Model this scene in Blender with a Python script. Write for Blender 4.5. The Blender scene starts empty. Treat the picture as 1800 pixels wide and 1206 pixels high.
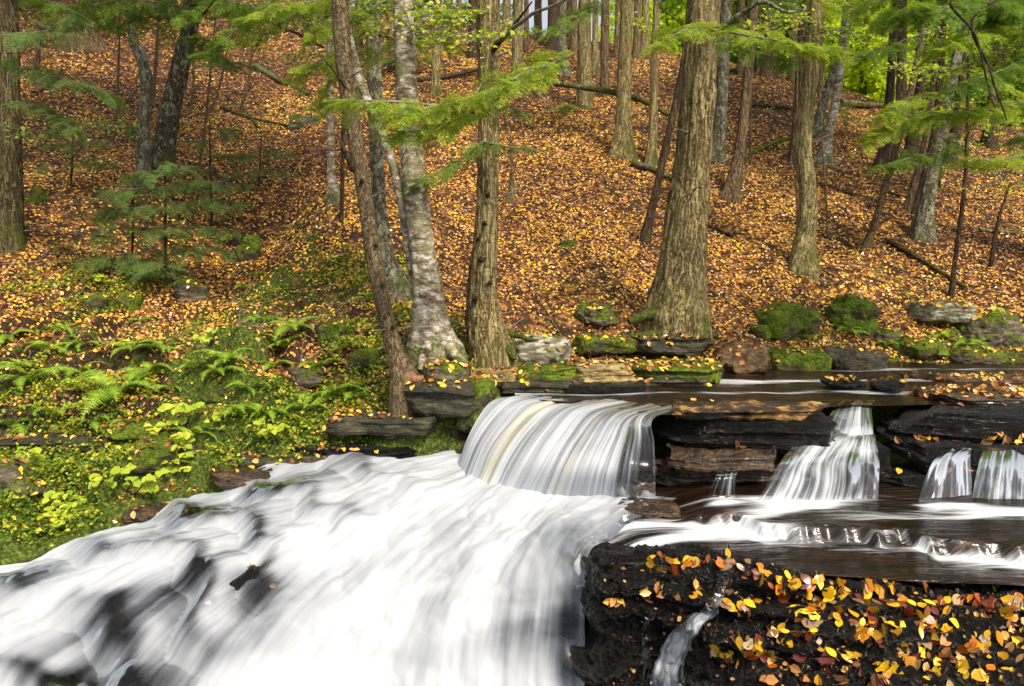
import bpy, bmesh, math, random
import numpy as np
from mathutils import Vector
from mathutils.bvhtree import BVHTree

# ------------------------------------------------------------------ camera, sky, sun
S = bpy.context.scene
PITCH = 6.7; F = 1300.0
cam = bpy.data.objects.new('camera', bpy.data.cameras.new('camera'))
S.collection.objects.link(cam); S.camera = cam
cam.location = (0, 0, 0); cam.rotation_euler = (math.radians(90 - PITCH), 0, 0)
cam.data.sensor_width = 36; cam.data.lens = F / 1800 * 36
cam.data.clip_start = 0.05; cam.data.clip_end = 800

SUN_EL, SUN_AZ = 50, 150        # azimuth from +Y clockwise: behind the camera, to the right
w = bpy.data.worlds.new('World'); S.world = w; w.use_nodes = True
nt = w.node_tree; sky = nt.nodes.new('ShaderNodeTexSky'); sky.sky_type = 'NISHITA'
sky.sun_disc = False; sky.sun_elevation = math.radians(SUN_EL); sky.sun_rotation = math.radians(SUN_AZ)
sky.air_density = 1.0; sky.dust_density = 4.0; sky.ozone_density = 0.6
bg = nt.nodes['Background']; bg.inputs[1].default_value = 0.115
hsv = nt.nodes.new('ShaderNodeHueSaturation'); hsv.inputs['Saturation'].default_value = .35      # milky bright cloud veil
nt.links.new(sky.outputs[0], hsv.inputs['Color']); nt.links.new(hsv.outputs[0], bg.inputs[0])
sun = bpy.data.objects.new('sun', bpy.data.lights.new('sun', 'SUN')); S.collection.objects.link(sun)
sun.data.energy = 2.6; sun.data.angle = math.radians(12); sun.data.color = (1.0, .86, .65)
sd = Vector((math.sin(math.radians(SUN_AZ)) * math.cos(math.radians(SUN_EL)),
             math.cos(math.radians(SUN_AZ)) * math.cos(math.radians(SUN_EL)), math.sin(math.radians(SUN_EL))))
sun.rotation_euler = sd.to_track_quat('Z', 'Y').to_euler()
S.view_settings.view_transform = 'Standard'; S.view_settings.look = 'None'
S.view_settings.gamma = 1; S.view_settings.exposure = 0.9
S.render.engine = 'CYCLES'
S.cycles.max_bounces = 6; S.cycles.diffuse_bounces = 3; S.cycles.transparent_max_bounces = 24
S.cycles.use_adaptive_sampling = True; S.cycles.adaptive_threshold = 0.02
C = S.collection
RNG = np.random.default_rng(7)
random.seed(7)

# ------------------------------------------------------------------ maths helpers
_T = np.random.default_rng(3).random(65536)
def vnoise(p, seed=0):
    p = np.asarray(p, float); i = np.floor(p).astype(np.int64); f = p - i; f = f * f * (3 - 2 * f)
    def h(a, b, c): return _T[((i[:, 0] + a) * 73856093 ^ (i[:, 1] + b) * 19349663 ^ (i[:, 2] + c) * 83492791 ^ (seed * 7919)) & 65535]
    fx, fy, fz = f.T
    x0 = h(0,0,0)*(1-fx)+h(1,0,0)*fx; x1 = h(0,1,0)*(1-fx)+h(1,1,0)*fx
    x2 = h(0,0,1)*(1-fx)+h(1,0,1)*fx; x3 = h(0,1,1)*(1-fx)+h(1,1,1)*fx
    return ((x0*(1-fy)+x1*fy)*(1-fz)+(x2*(1-fy)+x3*fy)*fz)*2-1
def fbm(p, seed=0, o=4, g=0.5):
    p = np.asarray(p, float); a = 1; s = 0; r = np.zeros(len(p))
    for k in range(o): r += a * vnoise(p * 2 ** k, seed + k); s += a; a *= g
    return r / s
def sstep(a, b, x): t = np.clip((x - a) / (b - a), 0, 1); return t * t * (3 - 2 * t)
CP, SP = math.cos(math.radians(PITCH)), math.sin(math.radians(PITCH))
def ray(u, v):
    a = (u - 900) / F; b = (603 - v) / F
    return np.array([a, CP + b * SP, -SP + b * CP])
def PY(u, v, Y): d = ray(u, v); return d * Y / d[1]
def PZ(u, v, z): d = ray(u, v); return d * z / d[2]

# ------------------------------------------------------------------ mesh helpers
def mesh(name, v, f, mat, smooth=True, uv=None, attr=None):
    """v (N,3); f (M,3|4) int array or list of such arrays"""
    me = bpy.data.meshes.new(name); v = np.asarray(v, np.float32)
    fs = f if isinstance(f, list) else [f]
    fs = [np.asarray(x, np.int32) for x in fs if len(x)]
    loops = np.concatenate([x.ravel() for x in fs]); cnt = np.concatenate([np.full(len(x), x.shape[1], np.int32) for x in fs])
    me.vertices.add(len(v)); me.vertices.foreach_set('co', v.ravel())
    me.loops.add(len(loops)); me.loops.foreach_set('vertex_index', loops)
    me.polygons.add(len(cnt)); st = np.zeros(len(cnt), np.int32); st[1:] = np.cumsum(cnt)[:-1]
    me.polygons.foreach_set('loop_start', st)
    me.polygons.foreach_set('use_smooth', np.full(len(cnt), smooth, bool))
    if uv is not None:
        l = me.uv_layers.new(name='UVMap'); l.data.foreach_set('uv', np.asarray(uv, np.float32)[loops].ravel())
    for k, a in (attr or {}).items():
        at = me.attributes.new(k, 'FLOAT', 'POINT'); at.data.foreach_set('value', np.asarray(a, np.float32))
    me.materials.append(mat); me.update(calc_edges=True); me.validate()
    return me
def place(name, me, parent=None, loc=(0, 0, 0)):
    o = bpy.data.objects.new(name, me); C.objects.link(o)
    if parent is not None: o.parent = parent
    o.location = loc; return o
def tag(o, label=None, cat=None, group=None, kind=None):
    if label: o['label'] = label
    if cat: o['category'] = cat
    if group: o['group'] = group
    if kind: o['kind'] = kind
    return o
def empty(name, loc): o = bpy.data.objects.new(name, None); C.objects.link(o); o.location = loc; o.empty_display_size = .1; return o
def gridf(nr, nc, wrap=False):
    r = np.arange(nr - 1)[:, None]; c = np.arange(nc - (0 if wrap else 1))[None, :]; c2 = (c + 1) % nc
    return np.stack([r * nc + c, r * nc + c2, (r + 1) * nc + c2, (r + 1) * nc + c], -1).reshape(-1, 4)
def crom(P, n):
    """Catmull-Rom along axis 0 of P (k,...) -> n samples"""
    P = np.asarray(P, float); k = len(P); t = np.linspace(0, k - 1, n); i = np.minimum(t.astype(int), k - 2); f = (t - i)
    E = np.concatenate([[2 * P[0] - P[1]], P, [2 * P[-1] - P[-2]]]); f = f.reshape((-1,) + (1,) * (P.ndim - 1))
    a, b, c, d = E[i], E[i + 1], E[i + 2], E[i + 3]
    return .5 * (2 * b + (c - a) * f + (2 * a - 5 * b + 4 * c - d) * f ** 2 + (3 * b - a - 3 * c + d) * f ** 3)
def gnormals(G):
    du = np.gradient(G, axis=1); dv = np.gradient(G, axis=0); n = np.cross(du, dv)
    n /= np.linalg.norm(n, axis=-1, keepdims=True) + 1e-9
    return np.where(n[..., 2:3].mean() < 0, -n, n)

# ------------------------------------------------------------------ materials
class M:
    def __init__(s, name):
        s.m = bpy.data.materials.new(name); s.m.use_nodes = True; s.t = s.m.node_tree
        s.b = s.t.nodes['Principled BSDF']; s.out = s.t.nodes['Material Output']
    def n(s, typ, **kw):
        n = s.t.nodes.new('ShaderNode' + typ)
        for k, v in kw.items(): setattr(n, k, v)
        return n
    def l(s, a, b): s.t.links.new(a, b)
    def val(s, node, i, x):
        if isinstance(x, bpy.types.NodeSocket): s.l(x, node.inputs[i])
        elif x is not None: node.inputs[i].default_value = x
    def coord(s, scale=(1, 1, 1), src='Object'):
        c = s.n('TexCoord'); m = s.n('Mapping'); s.l(c.outputs[src], m.inputs[0]); m.inputs['Scale'].default_value = scale; return m.outputs[0]
    def noise(s, vec, scale, detail=4, rough=.55, dist=0):
        n = s.n('TexNoise'); s.val(n, 'Vector', vec); n.inputs['Scale'].default_value = scale; n.inputs['Detail'].default_value = detail
        n.inputs['Roughness'].default_value = rough; n.inputs['Distortion'].default_value = dist; return n.outputs[0]
    def voro(s, vec, scale, out='Color', feat='F1'):
        n = s.n('TexVoronoi', feature=feat); s.val(n, 'Vector', vec); n.inputs['Scale'].default_value = scale; return n.outputs[out]
    def ramp(s, fac, stops, interp='LINEAR'):
        n = s.n('ValToRGB'); n.color_ramp.interpolation = interp; s.val(n, 0, fac); e = n.color_ramp.elements
        while len(e) < len(stops): e.new(.5)
        for k, (p, c) in enumerate(stops):
            e[k].position = p; e[k].color = (*c, 1) if not isinstance(c, (int, float)) else (c, c, c, 1)
        return n.outputs[0]
    def mix(s, fac, a, b):
        n = s.n('Mix', data_type='RGBA'); s.val(n, 0, fac); s.val(n, 6, (*a, 1) if isinstance(a, tuple) else a); s.val(n, 7, (*b, 1) if isinstance(b, tuple) else b); return n.outputs[2]
    def math(s, op, a, b=None, c=None, clamp=False):
        n = s.n('Math', operation=op, use_clamp=clamp); s.val(n, 0, a); s.val(n, 1, b); s.val(n, 2, c); return n.outputs[0]
    def sm(s, x, a, b):
        n = s.n('MapRange', interpolation_type='SMOOTHSTEP'); s.val(n, 0, x); n.inputs[1].default_value = a; n.inputs[2].default_value = b; return n.outputs[0]
    def attr(s, name): n = s.n('Attribute', attribute_name=name); return n.outputs['Fac']
    def island(s): return s.n('NewGeometry').outputs['Random Per Island']
    def bump(s, h, strength=.5, dist=.01):
        n = s.n('Bump'); s.val(n, 'Height', h); n.inputs['Strength'].default_value = strength; n.inputs['Distance'].default_value = dist
        s.l(n.outputs[0], s.b.inputs['Normal']); return n.outputs[0]
    def set(s, col=None, rough=None, spec=None, trans=None):
        if col is not None: s.val(s.b, 'Base Color', (*col, 1) if isinstance(col, tuple) else col)
        s.val(s.b, 'Roughness', rough)
        if spec is not None: s.val(s.b, 'Specular IOR Level', spec)
        return s
    def translucent(s, col, fac):
        t = s.n('BsdfTranslucent'); s.val(t, 0, (*col, 1) if isinstance(col, tuple) else col); m = s.n('MixShader'); m.inputs[0].default_value = fac
        s.l(s.b.outputs[0], m.inputs[1]); s.l(t.outputs[0], m.inputs[2]); s.l(m.outputs[0], s.out.inputs[0])

MAT = {}
LITTER = [(0, (.08, .028, .01)), (.14, (.18, .066, .022)), (.3, (.32, .135, .042)), (.46, (.5, .25, .08)), (.62, (.63, .37, .14)), (.72, (.64, .33, .035)), (.85, (.78, .45, .03)), (.95, (.86, .56, .05)), (1, (.9, .7, .22))]
def mk_litter():
    m = M('leaf_litter_leaves'); c = m.coord(); r = m.island()
    d = m.noise(c, .35, 2)
    r2 = m.math('ADD', r, m.math('MULTIPLY', m.math('SUBTRACT', d, .55), .9), clamp=True)
    m.set(m.ramp(r2, LITTER), m.sm(m.noise(c, 9, 1), .3, .7), .35); m.b.inputs['Roughness'].default_value = .6
    MAT['litter'] = m.m
    m = M('forest_ground'); c = m.coord()
    dd = m.noise(c, 3, 2); cc = m.n('VectorMath', operation='ADD'); m.l(c, cc.inputs[0])
    nn = m.n('TexNoise'); m.l(c, nn.inputs['Vector']); nn.inputs['Scale'].default_value = 18; sc = m.n('VectorMath', operation='SCALE'); m.l(nn.outputs[1], sc.inputs[0]); sc.inputs['Scale'].default_value = .05; m.l(sc.outputs[0], cc.inputs[1])
    v = m.n('TexVoronoi'); m.l(cc.outputs[0], v.inputs['Vector']); v.inputs['Scale'].default_value = 22
    sepc = m.n('SeparateColor'); m.l(v.outputs['Color'], sepc.inputs[0])
    rr = m.math('ADD', m.math('MULTIPLY', sepc.outputs[0], .8), m.math('MULTIPLY', m.math('SUBTRACT', m.noise(c, .35, 2), .5), .8), clamp=True)
    col = m.ramp(rr, [(0, (.02, .01, .005)), (.3, (.11, .042, .015)), (.55, (.24, .1, .033)), (.75, (.38, .19, .06)), (.9, (.55, .3, .05)), (1, (.65, .4, .06))])
    soil = m.ramp(m.noise(c, 30, 3), [(.3, (.012, .007, .004)), (.7, (.06, .03, .015))])
    col = m.mix(m.sm(m.noise(c, 6, 4), .42, .6), soil, col)
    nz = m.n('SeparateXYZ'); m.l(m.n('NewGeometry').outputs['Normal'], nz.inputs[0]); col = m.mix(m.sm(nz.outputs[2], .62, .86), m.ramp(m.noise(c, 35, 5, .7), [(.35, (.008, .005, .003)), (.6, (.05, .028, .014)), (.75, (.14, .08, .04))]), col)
    mg = m.ramp(m.noise(c, 40, 4), [(.3, (.012, .02, .004)), (.52, (.05, .075, .008)), (.75, (.19, .22, .022))])
    mf = m.sm(m.math('ADD', m.attr('moss'), m.math('MULTIPLY', m.math('SUBTRACT', m.noise(c, 9, 4), .5), 1.1)), .42, .56)
    m.set(m.mix(mf, col, mg), .75, .2)
    m.bump(m.math('ADD', sepc.outputs[1], m.noise(c, 60, 3)), .8, .02); MAT['ground'] = m.m
mk_litter()
def mk_moss(name, a=(.012, .022, .003), b=(.06, .09, .008), c2=(.2, .25, .022), rocks=None, ms=(.45, .6)):
    m = M(name); c = m.coord(src='Object'); n1 = m.noise(c, 45, 4)
    g = m.ramp(m.math('ADD', m.math('MULTIPLY', n1, .6), m.math('MULTIPLY', m.noise(c, 7, 3), .45)), [(.3, a), (.5, b), (.72, c2)])
    if rocks:
        nz = m.n('SeparateXYZ'); m.l(m.n('NewGeometry').outputs['Normal'], nz.inputs[0])
        rc = m.ramp(m.noise(m.coord((1, 1, 4)), 7, 6, .65), rocks)
        f = m.sm(m.math('ADD', m.math('MULTIPLY', nz.outputs[2], .35), m.noise(c, 5, 5)), *ms); g = m.mix(f, rc, g)
    m.set(g, .8, .15); m.bump(m.math('ADD', n1, m.noise(c, 120, 2)), .8, .02); MAT[name] = m.m
mk_moss('moss')
mk_moss('mossy_rock', rocks=[(.3, (.02, .017, .012)), (.5, (.11, .09, .06)), (.7, (.3, .26, .18))], ms=(.55, .72))
mk_moss('lichen_rock', rocks=[(.3, (.08, .07, .05)), (.5, (.2, .18, .12)), (.62, (.5, .5, .42))], ms=(.72, .9))
mk_moss('full_moss_rock', rocks=[(.3, (.02, .017, .012)), (.6, (.12, .1, .06))], ms=(.36, .5))
def mk_rock(name, stops, rough, spec=.5, bump=.9, sc=6, coat=0):
    m = M(name); c = m.coord((1, 1, 3)); n1 = m.noise(c, sc, 8, .68); n2 = m.noise(m.coord(), 60, 4)
    if rough < .15: n2 = m.math('ADD', m.math('MULTIPLY', n2, .6), m.math('MULTIPLY', m.noise(m.coord(), 140, 2), .4))
    m.set(m.ramp(n1, stops), m.ramp(n2, [(.35, rough), (.7, min(1, rough + (.35 if rough > .15 else .22)))]), spec)
    m.bump(m.math('ADD', m.math('MULTIPLY', n1, 2), m.math('MULTIPLY', n2, 1 if rough > .15 else 2.2)), bump, .02 if rough > .15 else .035)
    m.b.inputs['Coat Weight'].default_value = coat; m.b.inputs['Coat Roughness'].default_value = .12
    MAT[name] = m.m
mk_rock('wet_black_rock', [(.35, (.003, .003, .0025)), (.55, (.009, .008, .006)), (.72, (.03, .022, .012)), (.85, (.07, .05, .022))], .1, .6, 1, 14, 0)
mk_rock('wet_brown_rock', [(.3, (.008, .006, .004)), (.5, (.035, .02, .01)), (.66, (.12, .06, .022)), (.8, (.22, .11, .04))], .2, .6, .9, 6, .25)
mk_rock('tan_ledge_rock', [(.3, (.05, .04, .02)), (.45, (.17, .125, .05)), (.6, (.38, .28, .11)), (.75, (.55, .43, .19))], .65, .3, .8, 7)
mk_rock('rusty_rock', [(.3, (.03, .018, .01)), (.5, (.1, .06, .03)), (.66, (.24, .15, .07)), (.8, (.38, .27, .14))], .6, .3, .9, 7)
mk_rock('dark_ledge_rock', [(.3, (.01, .01, .006)), (.5, (.035, .032, .018)), (.66, (.09, .08, .04)), (.8, (.16, .15, .07))], .5, .4, .9, 6)
mk_rock('golden_algae_rock', [(.4, (.008, .006, .004)), (.5, (.04, .02, .008)), (.57, (.3, .16, .035)), (.75, (.5, .3, .08))], .4, .5, .9, 4)

def mk_bark(name, lo, mid, hi, moss=.6, fine=34, strz=.07, lichen=0, mosscol=(.08, .1, .012)):
    m = M(name); c = m.coord((1, 1, strz)); w1 = m.noise(c, fine * 1.6, 6, .7, 1.2); w2 = m.noise(m.coord((1, 1, strz * 1.8)), fine * .8, 4, .6, .8)
    rd = m.math('ABSOLUTE', m.math('SUBTRACT', w2, .5)); ck = m.noise(m.coord((.6, .6, 1)), 38, 4, .7)
    h = m.math('ADD', m.math('MULTIPLY', m.sm(rd, 0, .09), .4), m.math('ADD', m.math('MULTIPLY', w1, .7), m.math('MULTIPLY', m.math('SUBTRACT', ck, .5), 1.0)))
    cr = m.ramp(h, [(.3, lo), (.62, mid), (.92, hi)])
    cr = m.mix(m.sm(m.noise(m.coord((1, 1, .5)), 4, 4), .4, .7), cr, m.mix(.45, cr, mid))
    if lichen: cr = m.mix(m.math('MULTIPLY', m.sm(m.noise(m.coord((1, 1, .7)), 13, 5, .7), .53, .6), lichen), cr, (.33, .38, .25))
    sx = m.n('SeparateXYZ'); m.l(m.coord(), sx.inputs[0])
    mf = m.sm(m.math('ADD', m.noise(m.coord((1, 1, .35)), 7, 4), m.math('MULTIPLY', sx.outputs[2], -.35)), .62 - moss * .25, .72 - moss * .2)
    mc = m.ramp(m.noise(m.coord(), 55, 4, .7), [(.35, (.02, .025, .006)), (.52, mosscol), (.72, tuple(x * 2 for x in mosscol))])
    m.set(m.mix(m.math('MULTIPLY', mf, .85), cr, mc), .8, .2); m.bump(h, 1, .02); MAT[name] = m.m
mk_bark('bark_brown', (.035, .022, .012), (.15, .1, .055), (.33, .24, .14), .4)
mk_bark('bark_sunlit', (.05, .034, .015), (.23, .175, .075), (.5, .41, .19), .5)  # pale yellow bark tones, with the sunlit look put into the colour
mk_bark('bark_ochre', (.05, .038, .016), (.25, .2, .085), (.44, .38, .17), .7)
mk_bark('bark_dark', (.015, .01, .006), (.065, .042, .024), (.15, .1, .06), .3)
mk_bark('bark_lichen_dark', (.018, .013, .008), (.08, .062, .038), (.19, .16, .1), .5, 26, .25, .7)
mk_bark('bark_grey', (.035, .03, .02), (.14, .12, .08), (.3, .28, .2), .7, 22, .3, .8)
mk_bark('bark_olive', (.02, .015, .008), (.09, .072, .032), (.21, .18, .08), .6)
mk_bark('bark_mossy', (.03, .025, .01), (.1, .08, .03), (.2, .16, .07), 3.0, mosscol=(.07, .095, .01))
mk_bark('bark_smooth', (.045, .03, .015), (.16, .115, .06), (.29, .22, .125), .2, 40, .2)
def mk_birch():
    m = M('bark_birch'); c = m.coord((1, 1, 2)); n1 = m.noise(c, 11, 6, .7); n2 = m.noise(m.coord((1, 1, 8)), 14, 3)
    cr = m.ramp(n1, [(.34, (.06, .04, .025)), (.44, (.14, .105, .065)), (.53, (.3, .26, .19)), (.62, (.58, .55, .46))])
    cr = m.mix(m.sm(n2, .62, .66), cr, (.06, .035, .02))
    cr = m.mix(m.math('MULTIPLY', m.sm(m.noise(m.coord(), 5, 5, .7), .52, .6), .7), cr, (.17, .17, .07))
    sx = m.n('SeparateXYZ'); m.l(m.coord(), sx.inputs[0])
    mf = m.sm(m.math('ADD', m.noise(m.coord(), 8, 4), m.math('MULTIPLY', sx.outputs[2], -.5)), .4, .5)
    m.set(m.mix(mf, cr, m.ramp(m.noise(m.coord(), 40, 5, .7), [(.36, (.03, .035, .012)), (.5, (.1, .1, .03)), (.62, (.22, .24, .12)), (.72, (.4, .4, .3))])), .7, .25); m.bump(m.math('ADD', n1, n2), .7, .012); MAT['bark_birch'] = m.m
mk_birch()
def mk_leafy(name, stops, trans=.35, tcol=None, rough=.5):
    m = M(name); r = m.island(); col = m.ramp(r, stops); m.set(col, rough, .3)
    tc = m.ramp(r, [(p, tuple(min(1, x * 1.5) for x in c)) for p, c in stops]); m.translucent(tc, trans); MAT[name] = m.m
mk_leafy('hemlock_needles', [(0, (.04, .1, .012)), (.4, (.1, .2, .018)), (.75, (.2, .33, .03)), (1, (.34, .44, .05))])
mk_leafy('hemlock_bright', [(0, (.09, .17, .012)), (.4, (.22, .34, .02)), (.75, (.4, .5, .03)), (1, (.6, .62, .09))])
mk_leafy('hemlock_dull', [(0, (.05, .1, .025)), (.5, (.11, .2, .04)), (1, (.24, .33, .08))])
mk_leafy('fern_green', [(0, (.09, .19, .02)), (.5, (.22, .36, .03)), (1, (.42, .5, .05))], .3)
mk_leafy('undergrowth_leaves', [(0, (.04, .09, .01)), (.35, (.12, .2, .015)), (.65, (.24, .31, .02)), (.88, (.44, .45, .035)), (1, (.66, .52, .05))], .3)
mk_leafy('seedling_leaves', [(0, (.24, .36, .025)), (1, (.52, .54, .05))], .3)
mk_leafy('yellow_crown', [(0, (.2, .32, .01)), (.5, (.45, .58, .02)), (1, (.75, .75, .05))], .5)
mk_leafy('green_crown', [(0, (.04, .1, .01)), (.5, (.12, .24, .02)), (1, (.3, .42, .05))], .5)
LEAFC = {'golden yellow': [(0, (.75, .36, .012)), (1, (.9, .52, .02))], 'bright yellow': [(0, (.9, .62, .05)), (1, (.9, .5, .02))], 'orange': [(0, (.75, .24, .012)), (1, (.62, .15, .012))],
         'reddish brown': [(0, (.26, .05, .015)), (1, (.16, .035, .012))], 'tan': [(0, (.5, .32, .16)), (1, (.34, .2, .1))], 'pale pinkish': [(0, (.7, .55, .42)), (1, (.55, .42, .34))]}
for k, st in LEAFC.items():
    m = M('leaf_' + k.replace(' ', '_')); c = m.coord(); n = m.noise(c, 25, 4); col = m.ramp(n, [(.35, st[0][1]), (.6, st[1][1])])
    oi = m.n('ObjectInfo'); hs = m.n('HueSaturation'); m.l(col, hs.inputs['Color']); m.l(m.math('MULTIPLY_ADD', oi.outputs['Random'], .55, .5), hs.inputs['Value'])
    m.l(m.math('MULTIPLY_ADD', oi.outputs['Random'], .04, .48), hs.inputs['Hue'])
    m.set(m.mix(m.sm(m.noise(c, 60, 2), .68, .75), hs.outputs[0], (.1, .04, .015)), .28, .6); m.translucent(st[0][1], .15); MAT['leaf_' + k] = m.m
m = M('twig_wood'); m.set(m.ramp(m.noise(m.coord(), 20, 4), [(.3, (.06, .045, .03)), (.7, (.22, .19, .14))]), .8); MAT['twig'] = m.m
m = M('root_brown'); m.set(m.ramp(m.noise(m.coord(), 30, 4), [(.3, (.08, .03, .015)), (.7, (.3, .14, .07))]), .8); MAT['root'] = m.m

def mk_water():
    # dark tea-coloured stream surface with drifting foam streaks
    m = M('stream_water'); uv = m.coord((1, 1, 1), 'UV'); f = m.attr('foam')
    st = m.noise(m.coord((1.1, 11, 1), 'UV'), 1.6, 5, .55, .8)
    foam = m.sm(m.math('ADD', f, m.math('MULTIPLY', m.math('SUBTRACT', st, .5), 1.3)), .3, .85)
    bed = m.ramp(m.noise(m.coord((1, 5, 1), 'UV'), 3, 5, .6, .5), [(.35, (.004, .003, .002)), (.58, (.016, .008, .004)), (.8, (.09, .04, .014))])
    m.set(m.mix(foam, bed, (.6, .62, .66)), m.ramp(foam, [(0, .14), (1, .6)]), .5)
    m.bump(m.noise(m.coord((1.4, 9, 1), 'UV'), 2.5, 4, .55, .8), .55, .04); MAT['water'] = m.m
    # silky falling water
    def silk(name, fine, gain, lo, tint=None, wts=(.45, .4, .3), cg=1.15):
        m = M(name); f = m.attr('foam')
        a = m.noise(m.coord((fine, .8, 1), 'UV'), 1.0, 2.2, .5, .25); b = m.noise(m.coord((fine * .22, .7, 1), 'UV'), 1.0, 3, .5, .3)
        c = m.noise(m.coord((1, .8, 1), 'UV'), 2.2, 3, .5, .6)
        s = m.math('ADD', m.math('MULTIPLY', a, wts[0]), m.math('ADD', m.math('MULTIPLY', b, wts[1]), m.math('MULTIPLY', c, wts[2])))
        s = m.math('SUBTRACT', s, sum(wts) / 2)
        al = m.sm(m.math('ADD', f, m.math('MULTIPLY', s, gain)), lo, lo + .62)
        col = m.mix(m.sm(m.math('ADD', m.math('MULTIPLY', f, .62), m.math('MULTIPLY', s, gain * cg)), .0, .9), (.2, .22, .26), (.56, .595, .64))
        if tint: col = m.mix(m.math('MULTIPLY', m.sm(m.noise(m.coord((fine * .08, .2, 1), 'UV'), 1.0, 2), .5, .68), .8), col, tint)
        m.set(col, .55, .3); tl = m.n('BsdfTranslucent'); m.l(col, tl.inputs[0]); mx = m.n('MixShader'); mx.inputs[0].default_value = .2
        m.l(m.b.outputs[0], mx.inputs[1]); m.l(tl.outputs[0], mx.inputs[2])
        tr = m.n('BsdfTransparent'); tr.inputs[0].default_value = (.93, .93, .95, 1); gl = m.n('BsdfGlossy'); gl.inputs['Roughness'].default_value = .15
        fr = m.n('Fresnel'); fr.inputs[0].default_value = 1.33; m2 = m.n('MixShader'); m.l(fr.outputs[0], m2.inputs[0]); m.l(tr.outputs[0], m2.inputs[1]); m.l(gl.outputs[0], m2.inputs[2])
        m3 = m.n('MixShader'); m.l(al, m3.inputs[0]); m.l(m2.outputs[0], m3.inputs[1]); m.l(mx.outputs[0], m3.inputs[2]); m.l(m3.outputs[0], m.out.inputs[0])
        m.bump(m.math('ADD', m.math('MULTIPLY', a, .5), b), .22, .03); MAT[name] = m.m
    silk('cascade_water', 20, 1.9, .1, None, (.22, .42, .46), .95)
    silk('fall_water', 45, 2.2, .1, (.6, .55, .32))
    silk('veil_water', 60, 3.0, .25); silk('side_water', 46, 3.0, .16, None, (.4, .45, .5))
mk_water()

# ------------------------------------------------------------------ terrain
CT = [(770,640,6.05),(860,632,6.3),(716,680,5.75),(840,650,6.2),(1050,625,6.7),(1250,605,7.1),(1500,612,7.6),(1750,605,7.9),(1000,450,9),(1000,330,11.5),(1000,200,15.5),(1000,115,20),(1050,75,23),
 (800,450,8.8),(750,560,7.0),(800,300,12),(800,200,15),(800,50,23),(1200,450,9.2),(1200,300,12.2),(1250,200,15.5),(1400,470,9.2),(1350,200,15.5),(1350,130,19.5),(1500,165,20),(1650,300,14),(1800,430,10),
 (1750,540,8.3),(1600,470,9.3),(1600,215,18),(1800,260,17),(20,430,8.3),(0,600,6.8),(0,800,5.6),(0,960,4.8),(200,900,5.15),(370,830,5.4),(640,780,5.7),(480,775,5.7),(350,600,7.2),(250,700,6.3),
 (400,700,6.05),(550,620,6.5),(650,560,7),(600,400,9.0),(590,330,10),(470,450,10.3),(450,560,7.7),(540,230,15),(560,120,20),(300,300,11.5),(100,300,11.3),(150,150,16),(150,0,22),(450,0,24),(600,70,22),(200,450,8.6),(0,200,14),(700,700,5.9),(600,690,6.0)]
cx = np.array([PY(*c) for c in CT])
ex = [(-14,8,1.2),(-20,20,8),(-14,26,9.5),(-6,30,9),(0,32,6),(6,34,4.2),(16,30,3.5),(16,14,2),(12,9,.3),(-8,4,-1.2),(-7,3,-1.9),(0,60,3),(-40,60,12),(40,60,3),(30,20,4)]
cx = np.vstack([cx, ex])
def tps(r): return np.where(r > 1e-9, r * r * np.log(r + 1e-12), 0)
n_ = len(cx); K = tps(np.linalg.norm(cx[:, None, :2] - cx[None, :, :2], axis=-1)) + np.eye(n_) * .12
Pm = np.hstack([np.ones((n_, 1)), cx[:, :2]]); A = np.block([[K, Pm], [Pm.T, np.zeros((3, 3))]])
W = np.linalg.solve(A, np.concatenate([cx[:, 2], np.zeros(3)]))
BANK = np.array([(-12,.5),(-8,2.4),(-5,3.6),(-3.39,4.7),(-2.77,4.95),(-2.22,5.3),(-1.7,5.45),(-1.15,5.58),(-.85,5.72),(-.5,5.86),(-.22,5.9),(.47,6.1),(1.05,6.3),(1.8,6.75),(2.45,7.1),(3.5,7.25),(5.2,7.5),(9,8.2),(20,9)])
def ridgex(y): return np.interp(y, [5.6, 6.4, 7.0, 7.7, 9, 10.5], [-2.3, -2.45, -2.62, -2.66, -2.1, -2.35])
def hfun(x, y):
    x = np.atleast_1d(x).astype(float); y = np.atleast_1d(y).astype(float); z = np.empty(len(x))
    for i in range(0, len(x), 40000):
        s = slice(i, i + 40000); r = np.hypot(x[s, None] - cx[None, :, 0], y[s, None] - cx[None, :, 1])
        z[s] = tps(r) @ W[:n_] + W[n_] + W[n_ + 1] * x[s] + W[n_ + 2] * y[s]
    p = np.stack([x, y, 0 * x], 1)
    z += fbm(p * .9, 11, 4) * .14 + fbm(p * 4, 21, 3) * .035
    left = sstep(-.6, -2.2, x) * sstep(8.5, 6.5, y)      # rough, ledgy lower left bank
    z += left * (np.abs(fbm(p * 1.7, 31, 3)) * .34 - .08)
    tz = z * 3.1 + fbm(p * .8, 35, 3) * 1.5; z += left * (sstep(.3, .8, tz % 1) - tz % 1) / 3.1 * .75
    z += .13 * np.exp(-((x - ridgex(y) + .3 * fbm(p * 1.2, 59, 2)) / .42) ** 2) * sstep(11, 9, y) * sstep(5.6, 6.6, y)
    yb = np.interp(x, BANK[:, 0], BANK[:, 1]) + fbm(p * 2.5, 41, 2) * .05
    z -= 1.1 * sstep(0, .55, yb - y) + 2.2 * sstep(.55, 1.2, yb - y) * sstep(-.6, .2, x) 
    return z
def ground(u, v, y0=4.4, y1=45):
    Y = np.geomspace(y0, y1, 700); d = ray(u, v); P = d[None] * (Y / d[1])[:, None]
    g = hfun(P[:, 0], P[:, 1]); k = np.argmax(P[:, 2] < g)
    if not (P[:, 2] < g).any(): k = len(Y) - 1
    if k == 0: return P[0]
    return P[k]
NA, NY = 560, 520
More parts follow.
